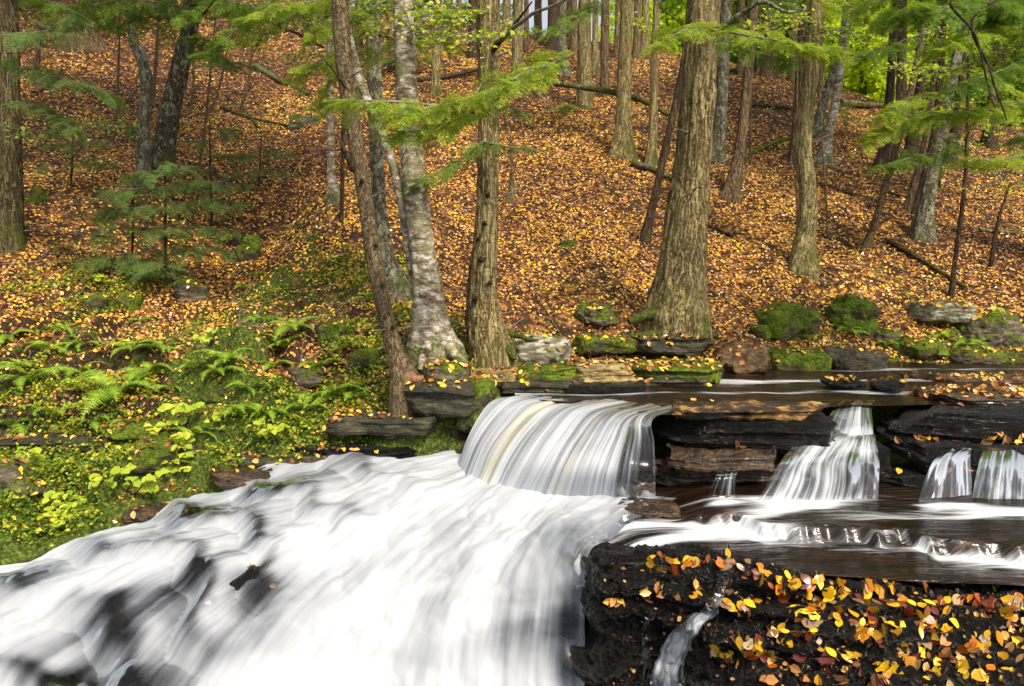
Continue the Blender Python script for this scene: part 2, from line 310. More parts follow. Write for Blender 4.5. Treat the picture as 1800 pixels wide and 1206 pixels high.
aa = np.linspace(-1.25, 1.25, NA); YY = np.concatenate([np.geomspace(3.6, 60, NY)])
GX = (aa[None] * (YY[:, None] + 1.5)); GY = np.repeat(YY[:, None], NA, 1)
gx, gy = GX.ravel(), GY.ravel(); gz = hfun(gx, gy)
def mossmask(x, y):
    p = np.stack([x, y, 0 * x], 1)
    yb = np.interp(x, BANK[:, 0], BANK[:, 1])
    m = .235 + .34 * fbm(p * 1.1, 51, 4)
    m += .3 * sstep(.9, .1, y - yb)
    m += .16 * sstep(-.4, -1.4, x) * sstep(9.0, 6.5, y)
    dl = np.abs(x - ridgex(y))
    m += .34 * sstep(.9, .05, dl + .35 * fbm(p * 1.8, 58, 3)) * sstep(9.6, 7.4, y)
    return m
te = place('hillside', mesh('hillside', np.stack([gx, gy, gz], 1), gridf(NY, NA), MAT['ground'], attr={'moss': mossmask(gx, gy)})); tag(te, kind='structure')

# ------------------------------------------------------------------ lofted patches (u, v, z, foam)
def patch(rows, nr, nc, amp=0, nscale=(6, 1), seed=0, extra=None):
    G = np.array([[[*PZ(q[0], q[1], q[2]), q[3] if len(q) > 3 else 0] for q in r] for r in rows])
    G = crom(G, nr); G = np.swapaxes(crom(np.swapaxes(G, 0, 1), nc), 0, 1)
    P = G[..., :3]; N = gnormals(P)
    wid = np.linalg.norm(np.diff(P, axis=1), axis=-1).mean(0); s = np.concatenate([[0], np.cumsum(wid)])
    ln = np.linalg.norm(np.diff(P, axis=0), axis=-1).mean(1); t = np.concatenate([[0], np.cumsum(ln)])
    UV = np.stack(np.meshgrid(s, t), -1)
    if amp:
        q = np.stack([UV[..., 0].ravel() * nscale[0], UV[..., 1].ravel() * nscale[1], np.zeros(nr * nc)], 1)
        P = P + N * (fbm(q, seed, 4) * amp).reshape(nr, nc, 1)
    if extra is not None: P = P + extra(P, N, UV)
    return P, UV, np.clip(G[..., 3], 0, 1.3)
def patch_obj(name, P, mat, UV=None, foam=None):
    nr, nc = P.shape[:2]
    return place(name, mesh(name, P.reshape(-1, 3), gridf(nr, nc), MAT[mat], uv=None if UV is None else UV.reshape(-1, 2), attr=None if foam is None else {'foam': foam.ravel()}))

# cascade: rows run downstream, columns from the left bank to the black ledge at right
rows_c = [
 [(770,782,-1.50,.85),(800,792,-1.51,.9),(820,808,-1.52,1.1),(865,835,-1.53,1.2),(960,858,-1.54,1.2),(1060,868,-1.54,1.0),(1190,872,-1.55,.35)],
 [(640,786,-1.52,.75),(690,803,-1.53,.85),(735,832,-1.56,1.1),(800,872,-1.59,1.25),(905,900,-1.60,1.25),(1010,902,-1.57,1.0),(1105,922,-1.565,.35)],
 [(400,852,-1.66,.8),(505,858,-1.64,.65),(610,890,-1.68,.9),(705,938,-1.75,1.2),(850,950,-1.70,1.25),(955,935,-1.62,.95),(1040,968,-1.60,.5)],
 [(235,928,-1.83,.85),(330,935,-1.80,.65),(480,965,-1.86,.8),(615,1015,-1.96,1.0),(790,1035,-1.95,1.15),(915,1015,-1.86,.72),(1030,1035,-1.80,.62)],
 [(0,1000,-2.03,.95),(150,1025,-2.05,.8),(330,1060,-2.12,.75),(540,1110,-2.22,.9),(755,1125,-2.2,1.15),(895,1110,-2.12,.7),(1028,1130,-2.08,.68)],
 [(-150,1075,-2.25,.9),(-60,1130,-2.33,.8),(170,1215,-2.48,.6),(480,1230,-2.5,1.0),(735,1235,-2.47,1.15),(885,1235,-2.42,.9),(1030,1240,-2.42,.7)],
 [(-500,1200,-2.5,.9),(-400,1350,-2.6,.9),(0,1500,-2.75,.9),(400,1600,-2.8,1.1),(700,1600,-2.8,1.1),(900,1600,-2.78,1.1),(1080,1600,-2.75,.8)]]
def casc_extra(P, N, UV):
    q = P.reshape(-1, 3) * np.array([1.3, 2.0, 1.5]); a = fbm(q, 71, 3).reshape(P.shape[:2])
    b = fbm(P.reshape(-1, 3) * 4.5, 73, 3).reshape(P.shape[:2])
    e = np.minimum(1, np.minimum(UV[..., 1] / .5, 1))
    sx = UV[..., 0]; lf = sstep(1.9, 1.2, sx * 1.0) * sstep(.25, .7, UV[..., 1])
    ph = UV[..., 1] * 2.3 + 1.6 * fbm(np.stack([sx.ravel() * 1.4, UV[..., 1].ravel() * .5, 0 * sx.ravel()], 1), 77, 3).reshape(sx.shape) - sx * .5
    fr = ph % 1; stp = fr - sstep(.62, 1, fr)
    casc_extra.foam = lf * (-.28 * np.exp(-((fr - .62) / .13) ** 2) + .12 * np.exp(-((fr - .97) / .1) ** 2))
    return np.stack([0 * a, 0 * a, (a * .09 + np.abs(b) * .04) * e + lf * stp * .085], -1)
P1, UV1, FO1 = patch(rows_c, 330, 260, .035, (5, .9), 61, casc_extra)
p3 = P1.reshape(-1, 3); FO1 = np.minimum(FO1, 1.05) - .02 + casc_extra.foam
hol = fbm(np.stack([UV1[..., 0].ravel() * 1.6, UV1[..., 1].ravel() * .9, 0 * p3[:, 0]], 1), 81, 3).reshape(FO1.shape)
sp = lambda u, v, z, r: np.exp(-(((P1[..., 0] - PZ(u, v, z)[0]) / r[0]) ** 2 + ((P1[..., 1] - PZ(u, v, z)[1]) / r[1]) ** 2))
FO1 = FO1 + hol * .24 * (1.35 - FO1) - .55 * sp(445, 1000, -1.9, (.16, .12)) - .38 * sp(330, 1010, -1.95, (.15, .1)) - .42 * sp(160, 1190, -2.4, (.5, .1)) - .4 * sp(60, 1015, -2.04, (.2, .05)) - .45 * sp(350, 905, -1.75, (.35, .06))
FO1 = FO1 - .35 * sp(1000, 1000, -1.7, (.08, .07))
c_o = patch_obj('water_cascade', P1, 'cascade_water', UV1, np.clip(FO1, 0, 1.3)); tag(c_o, kind='structure')
# rock bed underneath
def bed_extra(P, N, UV):
    b = np.abs(fbm(P.reshape(-1, 3) * 5, 93, 4)).reshape(P.shape[:2]) ; c = fbm(P.reshape(-1, 3) * 18, 95, 3).reshape(P.shape[:2])
    return np.stack([0 * b, .08 + 0 * b - b * .04, -.11 + b * .08 + c * .015], -1)
Pb, UVb, _ = patch([[q[:3] for q in r] for r in rows_c], 260, 220, 0, (5, .9), 61, lambda P, N, UV: casc_extra(P, N, UV) + bed_extra(P, N, UV))
tag(patch_obj('stream_bed', Pb, 'wet_black_rock'), kind='structure')

# main fall
rows_f = [
 [(905,693,-1.08,.5),(985,699,-1.08,.4),(1080,705,-1.08,.3),(1150,712,-1.08,.25),(1195,720,-1.08,.2)],
 [(866,702,-1.09,1),(935,711,-1.09,.85),(1010,722,-1.09,.7),(1088,731,-1.09,.6),(1148,738,-1.09,.25)],
 [(840,732,-1.2,1.1),(895,745,-1.2,.95),(968,765,-1.2,.9),(1058,775,-1.2,.75),(1150,778,-1.2,.3)],
 [(818,772,-1.35,1.15),(862,790,-1.35,1.0),(937,812,-1.35,1.0),(1035,825,-1.35,.8),(1152,830,-1.35,.3)],
 [(800,820,-1.55,1.2),(838,848,-1.56,1.2),(908,866,-1.57,1.2),(1022,878,-1.57,1.0),(1152,878,-1.57,.4)]]
Pf, UVf, FOf = patch(rows_f, 110, 260, .03, (9, .4), 101)
FOf = FOf * .92
tag(patch_obj('water_main_fall', Pf, 'fall_water', UVf, FOf), kind='structure')
Pfb = Pf.copy(); Pfb[..., 1] += .09; Pfb[..., 2] -= .05
nb = fbm(Pfb.reshape(-1, 3) * np.array([6, 6, 14]), 103, 4).reshape(Pfb.shape[:2]); Pfb[..., 1] += nb * .06
tag(patch_obj('fall_rock_face', Pfb, 'wet_black_rock'), kind='structure')
# upper pool
def hgrid(x0, x1, y0, y1, nx, ny, zf, ff, uvf=lambda X, Y: np.stack([X, Y], -1)):
    X, Y = np.meshgrid(np.linspace(x0, x1, nx), np.linspace(y0, y1, ny)); z = zf(X, Y)
    return np.stack([X, Y, z], -1), uvf(X, Y), ff(X, Y)
def lipY(X):   # near edge of the upper pool
    L = np.array([PZ(*q) for q in [(905,697,-1.08),(985,705,-1.08),(1080,715,-1.08),(1150,728,-1.08),(1300,728,-1.08),(1480,712,-1.08),(1535,712,-1.08),(1800,706,-1.08)]])
    return np.interp(X, L[:, 0], L[:, 1])
X, T = np.meshgrid(np.linspace(PZ(905,697,-1.08)[0], 9, 420), np.linspace(0, 1, 120)); yl = lipY(X)
yh = np.interp(X, BANK[:, 0], BANK[:, 1]) + .45; Yp = yl - .03 + T * (yh - yl)
q = np.stack([X.ravel() * 1.6, Yp.ravel() * 5, 0 * X.ravel()], 1)
wv = fbm(q, 121, 3).reshape(X.shape); wv2 = fbm(q * 2.5, 123, 2).reshape(X.shape)
edge = sstep(0, .15, T)
zp = -1.08 + wv * .022 * edge + wv2 * .006 * edge
fo = .08 + .5 * np.exp(-((Yp - (6.35 + .25 * (X - 2) * .3)) / .12) ** 2) * sstep(.9, 1.6, X) + .42 * np.exp(-((Yp - 5.75 - .03 * X) / .06) ** 2) + .3 * sstep(.3, .0, Yp - yl) * sstep(1, .2, X) + .35*np.exp(-((Yp - 6.8 - .05 * X) / .08) ** 2)* sstep(2.2, 2.8, X)
Pp = np.stack([X, Yp, zp], -1)
tag(patch_obj('water_upper_pool', Pp, 'water', np.stack([X, Yp], -1), fo), kind='structure')

# terraced middle stream, right of the cascade
def stepY(X): # terrace edge
    L = np.array([PZ(*q) for q in [(1180,905,-1.53),(1300,915,-1.53),(1345,930,-1.53),(1440,940,-1.53),(1600,945,-1.53),(1640,960,-1.53),(1800,975,-1.53)]]); return np.interp(X, L[:, 0], L[:, 1])
def zmid(X, Y):
    q = np.stack([X.ravel() * 2.0, Y.ravel() * 6, 0 * X.ravel()], 1)
    n = fbm(q, 131, 3).reshape(X.shape); jag = fbm(np.stack([X.ravel() * 7, 0 * X.ravel(), 0 * X.ravel()], 1), 133, 3).reshape(X.shape)
    return -1.575 + .075 * sstep(-.03, .05, Y - stepY(X) + jag * .1) * sstep(.95, 1.3, X) + n * .018
def fmid(X, Y):
    sY = stepY(X); q = np.stack([X.ravel() * 2.2, X.ravel() * 0, 0 * X.ravel()], 1)
    n = fbm(q, 135, 2).reshape(X.shape)
    f = .13 + .12 * fbm(np.stack([X.ravel() * .8, Y.ravel() * 5, 0 * X.ravel()], 1), 137, 3).reshape(X.shape) + .75 * np.exp(-((Y - sY + .01) / .055) ** 2) * (.35 + .65 * sstep(-.2, .25, n)) + .25 * np.exp(-((Y - sY + .1) / .05) ** 2)
    bx, by = PZ(1400, 885, -1.5)[:2]; f += .95 * np.exp(-((X - bx) / .38) ** 2 - ((Y - by) / .13) ** 2); b2, y2 = PZ(1665, 888, -1.5)[:2]; f += .7 * np.exp(-((X - b2) / .2) ** 2 - ((Y - y2) / .06) ** 2); b2, y2 = PZ(1270, 884, -1.5)[:2]; f += .6 * np.exp(-((X - b2) / .1) ** 2 - ((Y - y2) / .05) ** 2)
    f += .6 * np.exp(-((Y - (by - .12 - (bx - X) * .25)) / .07) ** 2) * sstep(bx + .1, bx - .3, X)
    bx, by = PZ(1780, 900, -1.5)[:2]; f += .8 * np.exp(-((X - bx) / .4) ** 2 - ((Y - by) / .08) ** 2) + .4 * np.exp(-((Y - (by - .08)) / .07) ** 2) * sstep(bx, bx - .3, X) * sstep(bx - 1.6, bx - .6, X)
    f += .45 * np.exp(-((Y - (PZ(1200, 945, -1.57)[1] + .02 * X)) / .06) ** 2) * sstep(2.0, 1.2, X)
    return f
Pm_, UVm, FOm = hgrid(.35, 5, 3.38, 5.0, 460, 240, zmid, fmid)
ne = np.array([PZ(*q) for q in [(1060, 958, -1.57), (1180, 955, -1.57), (1290, 975, -1.57), (1400, 1000, -1.57), (1600, 1012, -1.57), (1950, 1025, -1.57)]])
nearY = np.interp(Pm_[..., 0], ne[:, 0], ne[:, 1]) - .06; tt = (Pm_[..., 1] - 3.38) / (5.0 - 3.38); Pm_[..., 1] = nearY + tt * (5.0 - nearY)
Pm_[..., 2] = zmid(Pm_[..., 0], Pm_[..., 1]); FOm = fmid(Pm_[..., 0], Pm_[..., 1]); UVm = Pm_[..., :2].copy()
# feather the left end under the cascade
Pm_[..., 2] -= sstep(.95, .4, Pm_[..., 0]) * .12 * sstep(4.3, 3.9, Pm_[..., 1]) + .1 * sstep(.75, .35, Pm_[..., 0])
tag(patch_obj('water_middle_pool', Pm_, 'water', UVm, FOm), kind='structure')

# right-hand double fall and the small veils
def fall(name, rows, mat='side_water', n=(80, 90), amp=.012, ns=(14, .8), seed=1):
    P, U, FO = patch(rows, n[0], n[1], amp, ns, seed); FO = FO * (.62 if mat == 'veil_water' else .7); sx_ = np.linspace(-1, 1, n[1])[None]; ty_ = np.linspace(0, 1, n[0])[:, None]; FO = FO * (1 - .75 * np.abs(sx_) ** 5) * (.45 + .55 * sstep(0, .3, ty_)) + .35 * sstep(.85, 1, ty_) * (mat != 'veil_water'); P = P + np.stack([.5 * sx_ * .05 * sstep(.3, 1, ty_), 0 * ty_ * sx_, 0 * ty_ * sx_], -1) + gnormals(P) * (.02 * fbm(np.stack([U[..., 0].ravel() * 5, U[..., 1].ravel() * 2, 0 * U[..., 0].ravel()], 1), seed + 1, 3).reshape(U.shape[:2]))[..., None]; o = patch_obj(name, P, mat, U, FO); tag(o, kind='structure'); return P
fall('water_side_fall', [
 [(1482,703,-1.075,.3),(1505,703,-1.075,.4),(1540,703,-1.075,.3)],
 [(1468,717,-1.09,.6),(1498,717,-1.09,.75),(1531,716,-1.09,.6)],
 [(1449,764,-1.24,.9),(1488,768,-1.24,.95),(1528,768,-1.24,.8)]], seed=141)
fall('water_side_fall_lower', [
 [(1440,752,-1.22,.2),(1490,756,-1.22,.3),(1535,756,-1.22,.2)],
 [(1405,775,-1.25,.9),(1475,776,-1.25,1.2),(1540,778,-1.25,.8)],
 [(1372,815,-1.33,.6),(1450,812,-1.33,1.0),(1545,812,-1.33,.55)],
 [(1355,850,-1.42,.6),(1445,850,-1.42,1.0),(1540,845,-1.42,.4)],
 [(1330,892,-1.53,.9),(1430,896,-1.54,1.2),(1535,888,-1.53,.6)]], amp=.03, ns=(7, 1.5), seed=143)
fall('water_thin_veil', [[(1426,704,-1.08,.3),(1436,703,-1.08,.3)],[(1420,722,-1.12,.5),(1433,722,-1.12,.5)],[(1415,750,-1.2,.5),(1440,750,-1.2,.4)]], 'veil_water', (30, 30), .005, seed=145)
fall('water_low_veil', [[(1262,828,-1.36,.3),(1300,828,-1.36,.3)],[(1258,842,-1.39,.7),(1292,842,-1.39,.8)],[(1248,880,-1.52,.8),(1285,880,-1.52,1.)]], 'veil_water', (30, 40), .01, seed=147)
fall('water_right_veil', [[(1660,790,-1.27,.0),(1690,788,-1.27,.0),(1712,788,-1.27,.0)],[(1640,815,-1.31,.6),(1672,808,-1.31,.4),(1705,805,-1.31,.3)],[(1620,886,-1.53,.7),(1662,886,-1.53,.7),(1702,884,-1.53,.5)]], 'veil_water', (40, 60), .01, seed=149)
fall('water_right_fall', [[(1735,785,-1.27,.0),(1790,785,-1.27,.0),(1880,785,-1.27,.0)],[(1725,805,-1.31,.5),(1785,805,-1.31,.5),(1880,805,-1.31,.5)],[(1713,900,-1.55,.9),(1780,902,-1.55,.9),(1880,902,-1.55,.9)]], 'veil_water', (40, 90), .01, seed=151)

# ------------------------------------------------------------------ front ledge (big black rock at lower right)
rows_l = [
 [(1040,957,-2.02),(1062,955,-1.74),(1180,960,-1.74),(1300,975,-1.74),(1420,985,-1.74),(1620,995,-1.74),(1950,1010,-1.74),(2400,1031.5,-1.76)],
 [(1038,979,-1.845),(1060,977,-1.565),(1180,971,-1.545),(1290,994,-1.56),(1400,1021,-1.56),(1600,1031,-1.575),(1950,1044,-1.585),(2400,1066.18,-1.605)],
 [(1036,1006,-1.88),(1058,1004,-1.6),(1175,1002,-1.57),(1280,1024,-1.58),(1400,1044,-1.59),(1600,1052,-1.6),(1950,1074,-1.62),(2400,1096.78,-1.64)],
 [(1028,1062,-2.06),(1050,1060,-1.78),(1170,1065,-1.74),(1270,1080,-1.74),(1395,1090,-1.71),(1600,1085,-1.68),(1950,1110,-1.70),(2400,1133.5,-1.72)],
 [(1024,1112,-2.23),(1046,1110,-1.95),(1165,1110,-1.90),(1265,1112,-1.78),(1390,1115,-1.755),(1600,1120,-1.74),(1960,1150,-1.76),(2410,1174.3,-1.78)],
 [(1020,1167,-2.4),(1042,1165,-2.12),(1160,1165,-2.10),(1260,1160,-1.93),(1385,1160,-1.88),(1600,1160,-1.82),(1960,1195,-1.83),(2410,1220.2,-1.85)],
 [(1018,1252,-2.73),(1040,1250,-2.45),(1160,1250,-2.42),(1255,1235,-2.12),(1380,1225,-2.03),(1600,1215,-1.92),(1970,1250,-1.92),(2420,1276.3,-1.94)],
 [(1018,1602,-3.48),(1040,1600,-3.2),(1150,1600,-3.1),(1250,1550,-2.9),(1380,1500,-2.7),(1600,1500,-2.6),(1970,1500,-2.5),(2420,1531.3,-2.52)]]
def led_extra(P, N, UV):
    q = P.reshape(-1, 3); a = fbm(q * np.array([3, 3, 9]), 161, 4).reshape(P.shape[:2]); b = np.abs(fbm(q * 11, 163, 3)).reshape(P.shape[:2]); c = (1 - 2 * np.abs(fbm(q * 26, 165, 3))).reshape(P.shape[:2]) - .5 + .6 * fbm(q * 60, 166, 2).reshape(P.shape[:2])
    zz = P[..., 2] * 13 + a * 1.2; lf_ = zz % 1; hsh = lambda k_: vnoise(np.stack([k_.ravel() * 1.37, P[..., 0].ravel() * 1.2, 0 * k_.ravel()], 1), 9).reshape(k_.shape)
    st = hsh(np.floor(zz)) * (1 - sstep(.75, 1, lf_)) + hsh(np.floor(zz) + 1) * sstep(.75, 1, lf_)       # bedding layers
    d2 = np.abs(fbm(q * np.array([5, 5, 8]), 167, 3)).reshape(P.shape[:2])
    k = (.12 + .88 * sstep(.12, .42, UV[..., 1])) * (.3 + .7 * sstep(.05, .3, UV[..., 0])); return N * (((a * .05 + b * .05 - d2 * .035 + st * .075) * k + c * .017)[..., None])
PL, UVL, _ = patch(rows_l, 420, 860, 0, (1, 1), 0, led_extra); NL = gnormals(PL)
lo = patch_obj('rock_ledge', PL, 'wet_black_rock'); tag(lo, 'glistening black rock ledge strewn with fallen leaves, beside the white chute in the foreground', 'rock ledge')
ROCKS = [lo]
def allrock_bvh(objs):
    Vs, Fs, o = [], [], 0
    for ob in objs:
        me = ob.data; v = np.empty(len(me.vertices) * 3); me.vertices.foreach_get('co', v); v = v.reshape(-1, 3) + np.array(ob.location)
        f = np.empty(len(me.loops), np.int32); me.loops.foreach_get('vertex_index', f); Vs.append(v); Fs.append(f.reshape(-1, 4) + o); o += len(v)
    return BVHTree.FromPolygons(np.concatenate(Vs).tolist(), np.concatenate(Fs).tolist())
CH = [
 [(1268,1000,-1.545,.15),(1290,1002,-1.545,.15)],
 [(1262,1018,-1.56,.4),(1284,1020,-1.56,.4)],
 [(1250,1050,-1.63,.65),(1272,1052,-1.63,.65)],
 [(1222,1078,-1.69,.9),(1258,1082,-1.69,.7)],
 [(1180,1110,-1.77,1.0),(1222,1120,-1.79,1.0)],
 [(1150,1170,-1.93,1.0),(1205,1175,-1.94,1.0)],
 [(1138,1235,-2.12,.9),(1210,1240,-2.12,.9)],
 [(1130,1400,-2.6,.9),(1210,1400,-2.6,.9)]]
def drape(name, rows, mat, bv, n, off, ns, amp, seed, k=.7):
    """water running over rock: the strip follows the rock's own surface"""
    rows = np.array(rows)[..., [0, 1, 3]]; G = crom(rows, n[0]); G = np.swapaxes(crom(np.swapaxes(G, 0, 1), n[1]), 0, 1); P = np.zeros(G.shape[:2] + (3,)); last = None
    for a in range(n[0]):
        for b in range(n[1]):
            d = ray(G[a, b, 0], G[a, b, 1]); h = bv.ray_cast(Vector((0, 0, 0)), Vector(d).normalized()); 
            if h[0] is not None: P[a, b] = np.array(h[0]); last = P[a, b, 1]
            else: P[a, b] = d * last / d[1]
    for _ in range(4): P[1:-1] = (P[:-2] + P[1:-1] * 2 + P[2:]) / 4
    N = gnormals(P); N = N * np.sign((N * -P).sum(-1, keepdims=True)); s_ = np.linspace(-1, 1, n[1])[None, :, None]; P = P + N * off * (1.25 - s_ ** 2)
    wid = np.linalg.norm(np.diff(P, axis=1), axis=-1).mean(0); ln = np.linalg.norm(np.diff(P, axis=0), axis=-1).mean(1); UV = np.stack(np.meshgrid(np.concatenate([[0], np.cumsum(wid)]), np.concatenate([[0], np.cumsum(ln)])), -1)
    q = np.stack([UV[..., 0].ravel() * ns[0], UV[..., 1].ravel() * ns[1], np.zeros(n[0] * n[1])], 1); P = P + N * (fbm(q, seed, 3) * amp).reshape(n[0], n[1], 1)
    FO = G[..., 2] * k * (1 - .55 * np.abs(s_[..., 0]) ** 3); tag(patch_obj(name, P, mat, UV, FO), kind='structure')
BL = allrock_bvh([lo])
drape('water_front_chute', CH[:-1], 'side_water', BL, (120, 26), .022, (12, 2), .012, 153)
drape('water_front_trickle', [[(1128,1085,0,.2),(1150,1085,0,.2)],[(1124,1110,0,.55),(1144,1112,0,.5)],[(1124,1240,0,.5),(1140,1240,0,.5)]], 'veil_water', BL, (40, 8), .008, (14, 1), .004, 155, .8)

# ------------------------------------------------------------------ rocks
_cube = {}
def cubegrid(n):
    if n not in _cube:
        bm = bmesh.new(); bmesh.ops.create_cube(bm, size=2); bmesh.ops.subdivide_edges(bm, edges=bm.edges[:], cuts=n, use_grid_fill=True)
        bm.verts.ensure_lookup_table(); v = np.array([x.co for x in bm.verts]); f = np.array([[q.index for q in x.verts] for x in bm.faces]); bm.free(); _cube[n] = (v, f)
    return _cube[n]
def rock(name, c, size, mat, label, cat='rock', k=5, rot=0, tilt=(0, 0), seed=0, amp=.12, strata=.0, n=30, fine=1.0, group=None):
    """c = centre, size = full (x, y, z) in metres"""
    v, f = cubegrid(n); p = v / (np.sum(np.abs(v) ** k, 1, keepdims=True) ** (1 / k)); s = np.array(size) / 2; P = p * s
    rf = np.random.default_rng(seed + 77); m = min(size)
    for _ in range(14):
        if k >= 7 and _ > 6: break
        nv = rf.normal(size=3); nv /= np.linalg.norm(nv); nv[2] *= .8; sup = (np.abs(nv * s) ** 1.3).sum() ** (1 / 1.3) * rf.uniform(.72, .96)
        ex_ = P @ nv - sup; P = P - np.maximum(ex_, 0)[:, None] * nv * .92
    d = p / np.linalg.norm(p, axis=1, keepdims=True)
    q = P / m + seed * 3.7
    P = P + d * (fbm(q * 1.3, seed, 4) * amp * 1.5 * m)[:, None] + d * (fbm(P * 12 * fine + seed, seed + 5, 4) * .022)[:, None] + d * (fbm(P * 40 + seed, seed + 9, 2) * .004)[:, None]
    if strata:
        zz = P[:, 2] / strata * 1.3 + fbm(P * 2, seed, 2) * .8; kf = np.floor(zz); tf = sstep(.7, 1, zz - kf); hh_ = lambda q_: vnoise(np.stack([q_ * 1.7, P[:, 0] * 1.5 + seed, P[:, 1] * 1.5], 1), seed); lay = hh_(kf) * (1 - tf) + hh_(kf + 1) * tf; P[:, :2] += d[:, :2] * (lay * .055)[:, None]
    ca, sa = math.cos(rot), math.sin(rot)
    tx, ty = tilt; P[:, 2] += P[:, 0] * tx + P[:, 1] * ty
    P[:, :2] = P[:, :2] @ np.array([[ca, sa], [-sa, ca]])
    o = place(name, mesh(name, P + (0, 0, size[2] / 2), f, MAT[mat]), loc=(c[0], c[1], c[2] - size[2] / 2)); tag(o, label, cat, group); ROCKS.append(o); return o
def rk(name, u, v, Y, wpx, hpx, dep, mat, label, **kw):
    """rock from its picture centre and pixel size at depth Y (front), depth in metres"""
    c = PY(u, v, Y + dep * .4); return rock(name, c, (wpx / F * Y, dep, hpx / F * Y * 1.02), mat, label, **kw)
# slabs of the far-bank ledge
rk('rock_slab', 868, 662, 5.95, 108, 32, .5, 'tan_ledge_rock', 'short tan slab at the left end of the bank ledge, above the lip of the main fall', k=9, seed=1, amp=.1, strata=.05, n=36)
rk('rock_slab', 962, 656, 5.98, 140, 28, .5, 'full_moss_rock', 'long dark moss-covered slab in the bank ledge left of the bright tan block', k=9, seed=2, amp=.1, strata=.05, n=36)
rk('rock_slab', 945, 674, 5.9, 190, 22, .4, 'dark_ledge_rock', 'grey cracked lower slab under the dark moss-covered slab of the bank ledge', k=9, seed=3, amp=.1, strata=.04, n=36)
rk('rock_slab', 1062, 655, 6.02, 112, 34, .5, 'tan_ledge_rock', 'bright yellow-tan block in the middle of the bank ledge', k=10, seed=4, amp=.08, strata=.05, n=36)
rk('rock_slab', 1180, 651, 6.2, 180, 28, .6, 'full_moss_rock', 'mossy slab at the right end of the bank ledge, below the thickest trunk', k=9, seed=5, amp=.1, strata=.04, n=36)
rk('rock_slab', 1165, 669, 6.12, 200, 20, .6, 'dark_ledge_rock', 'dark lower slab under the mossy right end of the bank ledge', k=9, seed=6, amp=.1, strata=.04, n=36)
rk('rock_slab', 1050, 678, 5.85, 170, 14, .4, 'wet_black_rock', 'wet black foot of the bank ledge touching the dark pool', k=8, seed=7, amp=.1, n=30)
rk('rock_slab', 1165, 603, 6.75, 160, 34, .8, 'dark_ledge_rock', 'olive rock shelf under the roots of the thickest trunk', k=7, seed=8, amp=.14, strata=.05, n=40)
rk('rock_slab', 1060, 605, 6.7, 120, 26, .6, 'full_moss_rock', 'mossy shelf between the lichen boulder and the thickest trunk', k=5, seed=9, amp=.2, n=36)
rk('boulder', 950, 614, 6.3, 106, 56, .5, 'lichen_rock', 'rounded boulder with pale grey lichen on top, right of the central hemlock', k=3, seed=10, amp=.2, n=40)
rk('boulder', 1385, 572, 7.6, 104, 68, .65, 'full_moss_rock', 'large moss-capped boulder on the right bank, bright green', k=3.4, seed=11, amp=.22, n=44)
rk('boulder', 1338, 585, 7.5, 36, 26, .25, 'full_moss_rock', 'small round mossy stone left of the large moss-capped boulder', k=3, seed=12, amp=.2, n=24)
rk('boulder', 1312, 630, 6.75, 98, 52, .5, 'rusty_rock', 'rusty brown angular boulder at the pool edge', k=4, seed=13, amp=.25, tilt=(.18, 0), n=40)
rk('rock_slab', 1400, 633, 7.0, 105, 38, .5, 'full_moss_rock', 'green mossy block right of the rusty boulder at the pool edge', k=7, seed=14, amp=.12, n=36)
rk('rock_slab', 1498, 634, 7.05, 100, 40, .5, 'dark_ledge_rock', 'dark squared block with a mossy crown ending the pool-edge row', k=6, seed=15, amp=.15, n=36)
rk('boulder', 1495, 558, 7.9, 105, 60, .7, 'full_moss_rock', 'low mossy mound of rock right of the moss-capped boulder', k=2.6, seed=16, amp=.35, tilt=(-.15, 0), n=36)
rk('rock_slab', 1650, 548, 8.0, 92, 34, .7, 'lichen_rock', 'pale jutting slab with moss on top and a dark hollow beneath', k=5, seed=17, amp=.15, n=36)
rk('boulder', 1655, 585, 8.15, 150, 38, .5, 'wet_black_rock', 'black rock standing in for the shade in the hollow under the jutting slab', k=4, seed=18, amp=.2, n=30)  # black colour stands in for the shade of the cavity
rk('boulder', 1735, 590, 7.8, 90, 60, .6, 'mossy_rock', 'mossy rock dripping with roots right of the jutting slab', k=3, seed=19, amp=.3, n=36)
rk('boulder', 1610, 615, 7.5, 90, 34, .5, 'full_moss_rock', 'low mossy stone at the pool edge under the jutting slab', k=3, seed=20, amp=.25, n=30)
rk('boulder', 1715, 628, 7.4, 90, 30, .5, 'mossy_rock', 'flat mossy stone at the far right pool edge', k=3, seed=21, amp=.2, n=30)
rk('boulder', 1550, 590, 7.8, 60, 30, .4, 'mossy_rock', 'half-buried mossy stone beside a green fern on the right bank', k=3, seed=22, amp=.25, n=26)
rk('boulder', 1045, 552, 7.3, 75, 36, .5, 'mossy_rock', 'cracked mossy rock in the slope above the bank ledge', k=4, seed=23, amp=.25, n=36)
